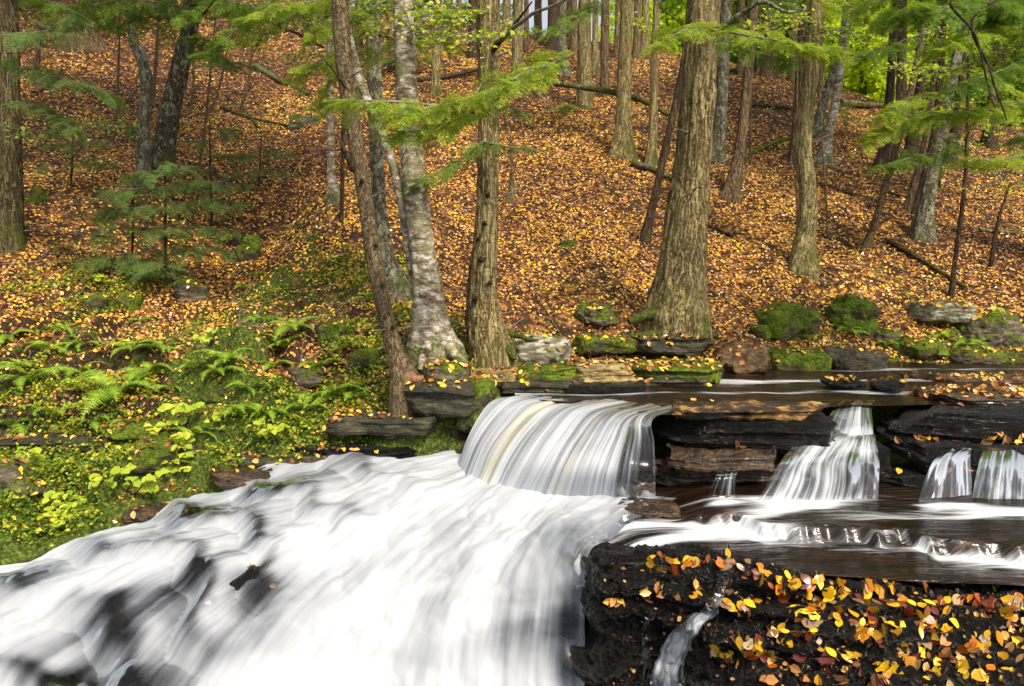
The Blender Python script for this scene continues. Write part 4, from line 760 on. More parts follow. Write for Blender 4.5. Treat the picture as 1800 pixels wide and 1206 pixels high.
# leaves lying on slabs: rays down on every rock
BV = allrock_bvh(ROCKS)
def hit(x, y, z0=3): 
    h = BV.ray_cast(Vector((x, y, z0)), Vector((0, 0, -1))); return h
pos, nrm = [], []
for ob in ROCKS[1:]:
    bb = np.array([Vector(b) for b in ob.bound_box]); mn, mx = bb.min(0) + np.array(ob.location), bb.max(0) + np.array(ob.location)
    if mn[1] < 5.0 and mn[0] > 0: continue
    k = int((mx[0] - mn[0]) * (mx[1] - mn[1]) * 170) + 4
    if 'pool' in ob['label'] and 'foot' in ob['label'] : k = 3
    if 'moss-c' in ob['label'] or 'cascade' in ob['label'] and 'yellow' not in ob['label']: k //= 3
    for _ in range(min(k, 420)):
        h = hit(random.uniform(mn[0], mx[0]), random.uniform(mn[1], mx[1]), mx[2] + .4)
        if h[0] is not None and h[1].z > .5 and hfun(h[0].x, h[0].y)[0] < h[0].z + .02: pos.append(tuple(h[0] + h[1] * .006)); nrm.append(tuple(h[1]))
V, Fq = leafcloud(np.array(pos), np.array(nrm), RNG.uniform(.035, .065, len(pos)), RNG, .35)
tag(place('ledge_leaf_litter', mesh('ledge_leaf_litter', V, Fq, MAT['litter'], smooth=False)), 'yellow leaves scattered over the bank rocks and shelves', 'leaf litter', kind='stuff')

# ------------------------------------------------------------------ undergrowth (countless small plants)
def sprout_cloud(cent, nrm, rng, size, nleaf=6, spread=.05, up=.04):
    n = len(cent); P = np.repeat(cent, nleaf, 0) + rng.normal(size=(n * nleaf, 3)) * np.array([spread, spread, spread * .5]) + np.array([0, 0, up])
    N = np.tile(np.array([[0, -.25, 1.]]), (n * nleaf, 1)); return leafcloud(P, N, np.repeat(size, nleaf) * rng.uniform(.6, 1.2, n * nleaf), rng, .5, 0, .75)
n = 34000; x = RNG.uniform(-5.2, -.3, n); y = RNG.uniform(4.5, 8.6, n); yb = np.interp(x, BANK[:, 0], BANK[:, 1])
dn = fbm(np.stack([x * 1.6, y * 1.6, 0 * x], 1), 65, 3) + .4 * sstep(7.6, 5.4, y) - .2
keep = (y > yb + .02) & (RNG.random(n) < np.clip(dn * 1.1, 0, 1)); x, y = x[keep], y[keep]; c = np.stack([x, y, hfun(x, y)], 1)
V, Fq = sprout_cloud(c, None, RNG, RNG.uniform(.018, .04, len(c)), 6)
tag(place('undergrowth', mesh('undergrowth', V, Fq, MAT['undergrowth_leaves'], smooth=False)), 'low yellow-green undergrowth covering the left bank', 'undergrowth', kind='stuff')
# moss tufts: tiny upright blades over moss-dominated ground
n = 90000; x = RNG.uniform(-5.5, 6.5, n); y = RNG.uniform(4.5, 9.5, n); yb = np.interp(x, BANK[:, 0], BANK[:, 1]); mk = mossmask(x, y) + .5 * fbm(np.stack([x * 3, y * 3, 0 * x], 1), 55, 3)
keep = (y > yb) & (mk > .5); x, y = x[keep], y[keep]; c = np.stack([x, y, hfun(x, y) + .004], 1)
V, Fq = leafcloud(c, tnormal(x, y) * .6, RNG.uniform(.012, .026, len(c)), RNG, 1.2)
mk_leafy('moss_tufts', [(0, (.03, .06, .005)), (.5, (.1, .16, .012)), (.85, (.22, .3, .03)), (1, (.35, .42, .05))], .15)
tag(place('moss_cover', mesh('moss_cover', V, Fq, MAT['moss_tufts'], smooth=False)), 'soft green moss carpeting the banks', 'moss', kind='stuff')
# twigs on the ground
tw = []
for i in range(420):
    yy = 6.3 + 14 * random.random() ** 1.6; xx = random.uniform(-.72, .72) * yy; a = random.uniform(0, math.pi); l = random.uniform(.08, .35)
    if yy < np.interp(xx, BANK[:, 0], BANK[:, 1]) + .1: continue
    s = np.linspace(-l, l, 5); px = xx + np.cos(a) * s; py = yy + np.sin(a) * s; pz = hfun(px, py) + .02 + random.uniform(0, .03); tw.append(tube(np.stack([px, py, pz], 1), np.linspace(.006, .003, 5), 5))
V, Fq = join(tw); tag(place('ground_twigs', mesh('ground_twigs', V, Fq, MAT['twig'])), 'fallen twigs scattered through the leaf litter', 'twigs', kind='stuff')

# ------------------------------------------------------------------ ferns
def frond_mesh(L, seed):
    rg = np.random.default_rng(seed); n = 26; t = np.linspace(0, 1, n); x = L * t; z = L * (.95 * t - 1.0 * t ** 2); y = .04 * L * np.sin(t * 2) * rg.uniform(-1, 1)
    R = np.stack([x, y, z], 1); parts = [tube(R, np.linspace(.0035, .001, n), 4)]; V = []; Fq = []
    for i in range(3, n):
        tt = t[i]; wl = L * .24 * math.sin(math.pi * min(1, (tt * .92 + .06)) ** .8) + .004
        tg = R[i] - R[i - 1]; tg /= np.linalg.norm(tg)
        for sd_ in (-1, 1):
            d = np.array([.35, sd_, -.12 + rg.uniform(-.08, .08)]); d /= np.linalg.norm(d); hw = L * .017
            b = len(V); m_ = 5
            for k in range(m_ + 1):
                s = k / m_; c = R[i] + d * wl * s + np.array([0, 0, -.10 * wl * s * s]); hh = hw * (1 - s ** 1.6) * (1 + .35 * (k % 2)) + .0004; V += [c + tg * hh, c - tg * hh]
            Fq += [[b + 2 * k, b + 2 * k + 1, b + 2 * k + 3, b + 2 * k + 2] for k in range(m_)]
    v0, f0 = parts[0]; V = np.array(V); return mesh('frond', np.vstack([v0, V]), np.vstack([f0, np.array(Fq) + len(v0)]), MAT['fern_green'], smooth=False)
FR = [frond_mesh(.30, s) for s in range(4)]
FERN = [(15,590,1.0,'fern at the left photo edge, highest of the left edge group'),(55,665,1.25,'large arching fern near the left edge'),(115,575,.7,'single pale fern on a mossy hump near the left'),(85,610,1.0,'fern with level fronds below the mossy hump'),(150,600,.9,'small yellowish fern beside the mossy hump'),
 (25,745,1.0,'fern low at the left edge above the dark ledge'),(95,730,1.0,'fern with drooping fronds over the dark ledge'),(200,690,1.5,'biggest bright fern overhanging the dark ledge'),(230,610,1.0,'fern right of the mossy hump, mid bank'),(260,655,1.2,'fern just upslope of the biggest bright fern'),
 (225,745,.8,'hanging fern frond clump under the biggest fern'),(285,610,.9,'fern right of the mid bank twig'),(400,630,1.0,'fern at the gully mouth'),(385,650,.9,'lower fern at the gully mouth'),(460,480,.7,'small fern on the ridge flank of the gully'),(515,575,1.1,'fern clump midway on the left flank of the golden slope'),
 (500,605,.9,'fern below the midway clump on the left flank'),(480,640,.9,'fern beside the bare rooty patch left of the leaning trunk'),(585,690,1.0,'fern above the moss cushion'),(615,695,.8,'fern right above the moss cushion'),(540,715,1.0,'fern left of the moss cushion'),(650,640,.8,'small fern left of the leaning trunk base'),
 (650,520,.7,'small fern behind the leaning trunk'),(430,500,.6,'tiny fern in the gully floor'),(1490,580,.8,'bright fern on the right bank left of the jutting slab'),(1650,590,.8,'fern under the jutting slab'),(1700,600,.7,'fern among roots right of the jutting slab'),(1475,565,.5,'tiny fern beside the low mossy mound'),(35,640,.8,'small fern tucked under the large arching fern'),(140,650,.8,'low fern in the middle of the left fern bank'),(165,740,.7,'small drooping fern left of the biggest bright fern'),(300,680,.8,'fern in moss between the biggest bright fern and the gully'),(345,640,.7,'fern with yellow tips near the gully mouth'),(440,680,.8,'fern on the mossy ridge below the gully'),(455,560,.7,'fern on the crest of the mossy ridge'),(560,640,.8,'fern left of the bare rooty patch'),(470,720,.8,'fern over the left leafy shelf'),(600,610,.7,'fern beside the mossy stone behind the leaning trunk'),(250,560,.6,'fern sprout under the young hemlock'),(1560,600,.6,'small fern beside the half-buried mossy stone'),(420,720,.9,'fern among yellow-green undergrowth right of the mossy shelf'),(340,760,.8,'fern at the top of the yellow-green plants')]
def fern(u, v, s, label, i):
    g = ground(u, v + 8); t = empty('fern', g); tag(t, label, 'fern', 'ferns on the stream banks'); rg = random.Random(i); n = rg.randint(6, 9)
    for k in range(n):
        a = -math.pi / 2 + (k / n - .5) * 5.2 + rg.uniform(-.25, .25); o = place('frond', FR[rg.randrange(4)], t, (0, 0, .01)); sc = s * rg.uniform(.65, 1.15) * .92
        o.scale = (sc, sc, sc); o.rotation_euler = (rg.uniform(-.35, .35), rg.uniform(-.45, .15), a)
for i, q in enumerate(FERN): fern(*q, i)

# broad-leaved yellow-green seedlings
def seedling(u, v, s, label, i, mat='seedling_leaves'):
    g = ground(u, v + 14); rg = np.random.default_rng(i); t = empty('seedling', g); tag(t, label, 'seedling', 'broad-leaved seedlings on the left bank'); P = []; st = []
    for k in range(rg.integers(3, 6)):
        top = np.array([rg.uniform(-.1, .1), rg.uniform(-.1, .05), rg.uniform(.08, .2)]) * s; st.append(tube(np.array([[0, 0, -.02], top * .6, top]), [.002, .0015, .001], 4))
        for q in range(rg.integers(4, 8)): a = rg.uniform(0, 6.28); P.append(top + np.array([math.cos(a), math.sin(a), rg.uniform(-.3, .3)]) * .045 * s)
    v_, f_ = join(st); place('stem', mesh('stem', v_, f_, MAT['twig']), t); P = np.array(P); V, Fq = leafcloud(P, np.tile([[0, -.45, .9]], (len(P), 1)), rg.uniform(.05, .075, len(P)) * s, rg, .3, 0, .75)
    place('leaves', mesh('leaves', V, Fq, MAT[mat], smooth=False), t)
for i, q in enumerate([(205,860,1.3,'largest cluster of bright lime leaves above the cascade at left'),(255,865,1.0,'lime seedling right beside the largest lime cluster'),(115,905,1.0,'lime seedling low on the bank above the pointed boulder'),(90,925,.8,'small seedling nearest the pointed boulder'),(130,890,.8,'seedling between the pointed boulder and the largest lime cluster'),
  (300,780,1.3,'yellow-green seedling patch at the middle of the left bank'),(330,750,1.3,'yellow-green seedling upslope of the left bank patch'),(350,790,1.1,'seedling nearest the square brown slab'),(320,830,1.0,'seedling below the left bank patch'),(385,755,1.0,'seedling between the bank patch and the moss cushion'),(365,600,.9,'seedling with rounded leaves at the gully mouth'),(70,820,1.0,'seedling under the dark ledge at left'),
  (730,700,.8,'pale yellow seedling at the foot of the leaning trunk'),(770,580,.8,'yellow seedling on the mossy slope left of the birch'),(490,770,1.0,'seedling by the leafy shelf'),(400,420,.9,'broad-leaved plant in the gully'),(180,500,.9,'plant beside the mossy stones'),(1745,560,1.0,'leafy plant hanging at the far right bank')]): seedling(*q, 900 + i)

# ------------------------------------------------------------------ hemlock boughs
def spray(L, seed, dense=1.0):
    """flat hemlock spray along +x; returns twig tubes and needle quads"""
    rg = np.random.default_rng(seed); axes = []
    n = int(L / .03); main = np.array([[L * i / n, rg.normal() * .004, -.25 * L * (i / n) ** 2] for i in range(n + 1)]); tw = [tube(main, np.linspace(.004, .001, n + 1), 4)]; axes.append(main[n // 3:])
    for i in range(1, n):
        t = i / n; ln = L * (.42 * (1 - t) + .10) * (.6 + .5 * rg.random()) * min(1, t * 4 + .3)
        for sd_ in ((-1, 1) if rg.random() < .8 else (rg.choice([-1, 1]),)):
            a = math.radians(rg.uniform(45, 65)) * sd_; m_ = max(3, int(ln / .02)); d = np.array([math.cos(a), math.sin(a), rg.uniform(-.12, .06)])
            lat = np.array([main[i] + d * ln * k / m_ + np.array([0, 0, -.2 * ln * (k / m_) ** 2]) for k in range(m_ + 1)]); axes.append(lat)
            for k in range(1, m_):
                l2 = ln * .38 * (1 - k / m_) + .014; 
                for s2 in (-1, 1):
                    if rg.random() < .42: continue
                    a2 = a + math.radians(50) * s2; d2 = np.array([math.cos(a2), math.sin(a2), rg.uniform(-.1, .1)]); axes.append(np.array([lat[k], lat[k] + d2 * l2 * .5, lat[k] + d2 * l2]))
    V = []
    for ax in axes:
        seg = np.diff(ax, axis=0); ln = np.linalg.norm(seg, axis=1); tot = ln.sum(); k = max(3, int(tot / .0078 * dense)); s = np.linspace(0, 1, k) * (len(ax) - 1); ii = np.minimum(s.astype(int), len(ax) - 2); p = ax[ii] + seg[ii] * (s - ii)[:, None]
        d = seg[ii] / (ln[ii][:, None] + 1e-9); sdv = np.stack([-d[:, 1], d[:, 0], 0 * d[:, 0]], 1)
        for sg in (-1, 1):
            dd = sdv * sg * .9 + d * .45 + np.stack([0 * s, 0 * s, rg.uniform(-.25, .3, k)], 1); l = rg.uniform(.010, .018, k)[:, None]; w_ = d * .0021
            V.append(np.stack([p - w_, p + w_, p + dd * l + w_ * .6, p + dd * l - w_ * .6], 1))
    V = np.concatenate(V).reshape(-1, 3); return tw[0], V
SPR = [spray(.34, s) for s in range(5)]
def bough(key, pts, spacing, size, mat, rng, droop=.12, ratio=1.0, wood=.012, name='bough'):
    """pts (u, v, Y) start->tip; sprays to both sides"""
    t, base, Y, L = TREES[key]; P = np.array([PY(*p) for p in pts]); n = 30; P = crom(P, n); P = P + np.stack([0 * P[:, 0], 0 * P[:, 0], fbm(P * 3, 9, 2) * .03], 1)
    d = np.gradient(P, axis=0); d /= np.linalg.norm(d, axis=1, keepdims=True); length = np.linalg.norm(np.diff(P, axis=0), axis=1).sum(); k = max(2, int(length / spacing * 1.7))
    wood_parts = [tube(P, np.linspace(wood, .003, n), 6)]; NV = []
    for j in range(k):
        for sg in (-1, 1):
            i = min(n - 1, int((j + rng.random()) / k * n)); a = math.atan2(d[i, 1], d[i, 0]) + sg * math.radians(rng.uniform(35, 75)); s = size / .34 * rng.uniform(.65, 1.15) * (1.1 - .4 * j / k)
            pt = rng.uniform(-.65, .1); rl = rng.uniform(-.75, .75); tw_, nv = SPR[rng.integers(5)]
            ca, sa = math.cos(a), math.sin(a); cp, sp_ = math.cos(pt), math.sin(pt); cr, sr = math.cos(rl), math.sin(rl)
            Rm = np.array([[ca, -sa, 0], [sa, ca, 0], [0, 0, 1]]) @ np.array([[cp, 0, -sp_], [0, 1, 0], [sp_, 0, cp]]) @ np.array([[1, 0, 0], [0, cr, -sr], [0, sr, cr]])
            wood_parts.append((tw_[0] * s @ Rm.T + P[i], tw_[1])); NV.append(nv * s @ Rm.T + P[i])
    v, f = join(wood_parts); b = place(name, mesh(name, v - base, f, MAT['twig']), t)
    nv = np.concatenate(NV); fi = np.arange(len(nv)).reshape(-1, 4); place('needles', mesh('needles', nv - base, fi, MAT[mat], smooth=False), b)
rg = np.random.default_rng(5)
BO = [
 ('centre', [(1000,100,5.2),(920,135,5.0),(840,170,4.8),(760,195,4.7),(680,205,4.7)], .09, .27, 'hemlock_bright'),
 ('centre', [(900,150,5.0),(830,200,4.9),(760,225,4.8),(690,240,4.8)], .10, .24, 'hemlock_bright'),
 ('centre', [(780,190,4.8),(700,185,4.7),(640,180,4.7),(595,178,4.7)], .10, .22, 'hemlock_bright'),
 ('centre', [(850,180,4.9),(890,190,4.9),(920,200,4.9)], .12, .18, 'hemlock_needles'),
 ('centre', [(850,250,6.1),(800,290,6.0),(750,310,5.9),(720,335,5.9)], .10, .22, 'hemlock_needles'),
 ('centre', [(850,250,6.1),(890,258,6.0),(940,262,5.9)], .12, .17, 'hemlock_needles'),
 ('grey', [(670,90,6.6),(620,120,6.4),(560,110,6.2),(525,140,6.2)], .10, .26, 'hemlock_bright'),
 ('grey', [(660,20,6.6),(600,40,6.4),(540,60,6.2)], .10, .28, 'hemlock_bright'),
 ('grey', [(660,0,6.6),(740,10,6.4),(830,20,6.2)], .11, .26, 'hemlock_bright'),
 ('grey', [(640,150,6.6),(600,165,6.3),(570,200,6.2)], .12, .2, 'hemlock_needles'),
 ('leanright', [(500,-20,7.0),(440,30,6.8),(400,70,6.6),(370,100,6.6)], .12, .26, 'hemlock_needles'),
 ('leanright', [(560,0,7.2),(500,30,7.0),(460,70,6.8)], .12, .28, 'hemlock_needles'),
 ('leanright', [(420,-20,7.2),(370,10,7.0),(320,30,6.8)], .12, .26, 'hemlock_needles'),
 ('leanright', [(330,60,10),(380,100,9.5),(420,115,9.3)], .16, .36, 'hemlock_dull'),
 ('left', [(30,120,7.8),(90,135,7.4),(150,150,7.2),(195,170,7.2)], .13, .28, 'hemlock_dull'),
 ('left', [(35,180,7.8),(90,205,7.4),(130,230,7.2)], .13, .26, 'hemlock_dull'),
 ('left', [(30,60,7.8),(90,50,7.2),(130,20,7.0)], .15, .28, 'hemlock_dull'),
 ('big', [(1240,50,6.8),(1300,62,6.2),(1370,72,5.9),(1430,82,5.8),(1480,92,5.8)], .10, .24, 'hemlock_bright'),
 ('big', [(1240,40,6.8),(1190,60,6.2),(1150,85,6.0)], .11, .22, 'hemlock_bright'),
 ('big', [(1260,75,6.4),(1330,95,6.0),(1400,110,5.9)], .12, .2, 'hemlock_needles'),
 ('leanright', [(330,40,9.5),(260,30,9.2),(200,50,9)], .18, .36, 'hemlock_needles'),
 ('leanright', [(340,0,9.5),(420,10,9),(520,10,8.6),(600,-10,8.6)], .16, .36, 'hemlock_needles'),
 ('leanright', [(336,20,9.5),(250,0,9),(150,10,8.8),(60,0,8.8)], .18, .38, 'hemlock_needles'),
 ('grey', [(665,40,7),(610,80,6.8),(580,150,6.7),(560,190,6.7)], .12, .24, 'hemlock_bright'),
 ('grey', [(660,-20,7),(580,-5,6.8),(500,10,6.6),(430,40,6.6)], .12, .28, 'hemlock_bright'),
 ('grey', [(665,60,6.8),(720,70,6.6),(770,60,6.5),(800,90,6.5)], .14, .24, 'hemlock_bright'),
 ('c13', [(1436,0,8.8),(1500,10,8.6),(1560,40,8.4)], .16, .34, 'hemlock_bright'),
 ('c25', [(1620,60,11),(1560,80,10.6),(1500,100,10.4)], .22, .44, 'hemlock_needles'),
 ('c22', [(1660,120,9.5),(1720,130,9),(1790,160,8.8)], .16, .36, 'hemlock_bright'),
 ('c22', [(1640,270,9.5),(1590,280,9.2),(1550,290,9)], .16, .32, 'hemlock_needles'),
 ('c37', [(1064,0,14),(1010,30,13.5),(960,60,13)], .25, .5, 'hemlock_needles'),
 ('c15', [(1325,0,10),(1400,5,9.5),(1480,20,9)], .18, .4, 'hemlock_needles'),
 ('c10', [(1028,184,14),(1000,186,13.8),(975,190,13.6)], .2, .36, 'hemlock_needles'),
 ('c22', [(1650,200,9.5),(1600,205,9),(1560,225,8.8),(1530,250,8.8)], .15, .34, 'hemlock_bright'),
 ('c22', [(1655,160,9.5),(1600,180,9),(1550,200,8.8)], .17, .34, 'hemlock_bright'),
]
for b in BO: bough(*b, rg)
# a hemlock rooted just outside the picture on the right whose boughs hang into it
tree('right', [(1905,470,60),(1895,300,54),(1900,0,50),(1905,-500,40)], 'bark_dark', 'large hemlock just outside the right edge whose boughs hang into the upper right corner', .5)
for b in [('right', [(1890,40,6.5),(1800,40,6),(1720,60,5.6),(1650,90,5.4)], .10, .28, 'hemlock_bright'),
          ('right', [(1890,-40,6.5),(1780,-10,6),(1700,10,5.6),(1620,20,5.4),(1560,40,5.4)], .11, .28, 'hemlock_needles'),
          ('right', [(1895,100,6.5),(1800,110,6),(1740,130,5.6),(1680,160,5.5)], .10, .26, 'hemlock_needles'),
          ('right', [(1895,170,6.5),(1800,185,6),(1730,190,5.8),(1660,200,5.7),(1600,215,5.7)], .10, .24, 'hemlock_bright'),
          ('right', [(1895,250,6.5),(1820,270,6),(1760,280,5.8),(1710,275,5.8)], .12, .22, 'hemlock_bright'),
          ('right', [(1895,30,6.8),(1840,10,6.2),(1790,20,5.8),(1740,10,5.6)], .10, .30, 'hemlock_needles'),
          ('right', [(1895,-60,6.8),(1800,-30,6.6),(1700,-30,6.4),(1600,-20,6.4),(1520,0,6.4)], .12, .3, 'hemlock_needles'),
          ('right', [(1895,220,7),(1840,235,6.6),(1790,240,6.4)], .12, .24, 'hemlock_needles')]: bough(*b, rg)
# airy broad-leaved twigs catching the light
mk_leafy('beech_leaves', [(0, (.16, .28, .015)), (.5, (.36, .46, .025)), (.85, (.58, .62, .05)), (1, (.75, .6, .06))], .45)
mk_leafy('forest_green_leaves', [(0, (.06, .13, .012)), (.5, (.16, .27, .02)), (1, (.34, .42, .05))], .4)
def airy(key, pts, n, size, mat, rng, thick=.16, wood=.006):
    t, base, Y, L = TREES[key]; P = crom(np.array([PY(*p) for p in pts]), 24); wl = [tube(P, np.linspace(wood, .002, 24), 5)]; LP = []
    for j in range(n):
        i = rng.integers(2, 24); a = rng.uniform(0, 6.28); l = rng.uniform(.12, .42); q = P[i] + np.array([math.cos(a) * l, math.sin(a) * l, rng.uniform(-thick, thick * .4)]); mid = (P[i] + q) / 2 + np.array([0, 0, .02])
        wl.append(tube(np.stack([P[i], mid, q]), [.003, .002, .001], 4))
        for s in np.linspace(.35, 1, 6): LP.append(P[i] * (1 - s) + q * s + rng.normal(size=3) * .022)
    v, f = join(wl); b = place('leafy_branch', mesh('leafy_branch', v - base, f, MAT['twig']), t); LP = np.array(LP); V, Fq = leafcloud(LP - base, np.tile([[0, -.35, .9]], (len(LP), 1)), rng.uniform(.6, 1.2, len(LP)) * size, rng, .45, 0, .7)
    place('leaves', mesh('leaves', V, Fq, MAT[mat], smooth=False), b)
for q in [('birch', [(712,60,6.0),(740,50,5.8),(790,55,5.7),(840,75,5.6)], 36, .042, 'beech_leaves'), ('birch', [(710,20,6.0),(750,10,5.8),(800,15,5.7)], 34, .042, 'beech_leaves'), ('birch', [(712,-10,6.2),(650,10,6),(600,20,6)], 30, .042, 'forest_green_leaves'),
          ('grey', [(655,10,7.5),(560,30,7.6),(470,20,7.8)], 60, .045, 'forest_green_leaves'), ('grey', [(655,80,7.4),(590,100,7.4),(520,90,7.4)], 40, .042, 'forest_green_leaves'),
          ('lichen', [(240,60,9.6),(180,40,9.4),(100,20,9.2),(40,10,9)], 60, .055, 'forest_green_leaves'), ('lichen', [(238,30,9.8),(300,10,9.6),(380,20,9.4)], 50, .055, 'forest_green_leaves'), ('leanright', [(330,60,10),(400,80,9.6),(460,60,9.4)], 46, .055, 'beech_leaves'),
          ('lichen', [(252,230,9.8),(200,215,9.4),(150,230,9.2)], 26, .05, 'forest_green_leaves'), ('left', [(30,240,7.8),(80,235,7.6),(130,260,7.4)], 26, .042, 'forest_green_leaves'),
          ('c13', [(1430,40,8.8),(1370,30,8.5),(1310,45,8.4)], 40, .045, 'beech_leaves'), ('c13', [(1432,60,8.8),(1490,50,8.6),(1540,70,8.5)], 36, .045, 'forest_green_leaves'),
          ('c22', [(1670,150,9.5),(1620,110,9),(1560,120,8.8)], 44, .048, 'beech_leaves'), ('c22', [(1665,180,9.5),(1720,200,9),(1780,230,8.8)], 44, .048, 'beech_leaves'), ('c22', [(1650,240,9.5),(1700,260,9.2),(1770,290,9)], 36, .048, 'forest_green_leaves'),
          ('c21', [(1625,60,9),(1700,50,8.8),(1780,70,8.6)], 44, .048, 'forest_green_leaves'), ('right', [(1890,0,7),(1800,80,6.6),(1740,100,6.4),(1690,120,6.2)], 50, .042, 'beech_leaves'), ('right', [(1890,300,7.5),(1820,310,7.3),(1760,330,7.2)], 24, .042, 'beech_leaves'),
          ('c37', [(1064,20,13.8),(1110,30,13.4),(1160,50,13)], 30, .07, 'beech_leaves'), ('c34', [(909,60,14),(870,40,13.6),(820,50,13.4)], 30, .07, 'beech_leaves'), ('c35', [(988,40,16),(960,60,15.6),(930,50,15.4)], 26, .08, 'forest_green_leaves'), ('c16', [(1272,40,12),(1330,60,11.6),(1380,50,11.4)], 36, .06, 'forest_green_leaves')]: airy(*q, rg)
# bare hanging branches
def bare(key, pts, w0, mat='twig'):
    t, base, Y, L = TREES[key]; P = crom(np.array([PY(*p) for p in pts]), 40); P[:, 2] += fbm(P * 6, 4, 2) * .02; v, f = tube(P, np.linspace(w0, w0 * .3, 40), 8); place('branch', mesh('branch', v - base, f, MAT[mat]), t)
bare('big', [(1245,58,7.0),(1275,45,6.6),(1310,20,6.4),(1345,5,6.3),(1380,20,6.3),(1422,14,6.3)], .03, 'bark_grey')
bare('centre', [(865,85,6.25),(890,60,6.0),(930,30,5.8),(985,2,5.6),(1040,-30,5.4)], .022)
bare('centre', [(868,90,6.2),(895,55,6.0),(935,5,5.8)], .02, 'bark_dark')
bare('centre', [(850,130,5.0),(830,170,4.9),(720,260,4.8),(690,330,4.8)], .006)
bare('centre', [(920,150,5.0),(950,170,4.95),(985,190,4.95)], .008)
bare('centre', [(885,200,5.0),(895,235,5.0),(908,260,5.0)], .006)
bare('right', [(1900,-60,6),(1720,20,5.4),(1740,120,5.3),(1770,210,5.3)], .014, 'bark_dark')
bare('right', [(1880,-60,6),(1680,-5,5.4),(1715,60,5.3),(1735,140,5.3),(1750,190,5.3)], .012, 'bark_dark')
bare('right', [(1900,-120,6.4),(1400,-60,6.2),(1170,0,6.0),(1200,45,6.0)], .012, 'bark_dark')
bare('c26', [(1698,292,7.8),(1720,296,7.7),(1790,305,7.6)], .012, 'bark_dark')
bare('c26', [(1690,350,7.8),(1730,350,7.7),(1790,352,7.6)], .008, 'bark_dark')
bare('c26', [(1700,230,7.8),(1720,210,7.7),(1738,190,7.6)], .01, 'bark_dark')
bare('leanright', [(335,60,8),(345,40,7.2),(380,0,6.8)], .02, 'bark_dark')
bare('lean', [(612,160,5.7),(590,130,5.5),(560,95,5.4)], .01, 'bark_dark')
bare('lean', [(622,300,5.6),(605,265,5.5),(595,240,5.5)], .025, 'bark_dark')

def knots(key, lst):
    t, base, Y, L = TREES[key]
    for (u, v, r, dy) in lst:
        c = PY(u, v, Y - dy); P = [c + np.array([0, .03, 0]), c, c + np.array([0, -.012, 0]), c + np.array([0, -.02, .002]), c + np.array([0, -.004, 0])]; vv, ff = tube(P, np.array([1.5, 1.25, 1, .65, .05]) * r, 10); vv = vv + (fbm(vv * 40, 3, 2) * .008)[:, None]
        place('knot', mesh('knot', vv - base, ff, MAT['bark_dark']), t)
knots('centre', [(846,456,.02,.115),(858,342,.016,.1),(852,392,.016,.105),(840,420,.012,.11),(862,497,.014,.125),(835,525,.02,.14),(850,250,.012,.1)])
knots('lean', [(672,500,.012,.075),(690,575,.012,.08),(660,430,.01,.075),(636,318,.012,.075)])
knots('big', [(1240,215,.018,.1),(1195,455,.018,.2),(1230,330,.012,.16)])
# young hemlocks on the left slope
def young(key, u, v, top, w_, rows, label, size=.3, mat='hemlock_dull'):
    tree(key, [(u, v, w_), ((u + top[0]) / 2, (v + top[1]) / 2, w_ * .7), (top[0], top[1], w_ * .3)], 'bark_dark', label, .2, hi=False, name='young_hemlock', cat='young tree')
    Y = TREES[key][2]
    for (du, vv, dv) in rows:
        uc = u + (top[0] - u) * (v - vv) / (v - top[1]); bough(key, [(uc, vv, Y), (uc + du * .5, vv + dv * .3, Y - .2), (uc + du, vv + dv, Y - .4)], .24, size, mat, rg, wood=.006)
young('y1', 292, 500, (290, 270), 6, [(-130,440,10),(120,430,12),(-120,400,6),(130,395,10),(-110,365,8),(110,355,8),(-90,330,5),(95,320,4),(-60,300,4),(60,290,4),(20,470,22),(-60,470,16)], 'largest young hemlock with layered green sprays on the left slope')
young('y2', 232, 495, (235, 300), 5, [(-90,450,10),(60,455,10),(-95,410,8),(70,400,8),(-80,370,5),(60,360,5),(-60,330,4)], 'young hemlock left of the largest one, over the mossy stones')
young('y3', 372, 400, (368, 210), 5, [(-70,330,8),(80,320,8),(-60,290,6),(70,270,6),(-50,245,4),(60,225,4),(60,350,8)], 'young hemlock behind, at the edge of the gully', .26)
young('y4', 125, 330, (130, 200), 4, [(-70,290,6),(70,285,6),(-60,255,5),(60,245,5),(-40,225,4)], 'young hemlock near the left edge trunk', .26)
young('y5', 455, 330, (460, 230), 4, [(-60,300,6),(60,300,6),(-50,270,4),(60,265,4)], 'small hemlock in the gully', .24)
young('y6', 1462, 235, (1465, 140), 4, [(-50,200,5),(60,205,5),(60,180,4),(-40,175,4)], 'small hemlock on the upper right slope', .3, 'hemlock_needles')
young('y7', 1650, 330, (1665, 200), 5, [(-70,290,6),(60,290,6),(-70,260,5),(60,250,5),(-50,230,4)], 'young hemlock beside the lichen-coated leaning trunk', .3, 'hemlock_needles')
young('y8', 700, 130, (705, 30), 4, [(-50,100,6),(60,100,5),(-50,75,4),(60,70,4),(50,45,4)], 'young hemlock behind the birch near the ridge', .4, 'hemlock_needles')

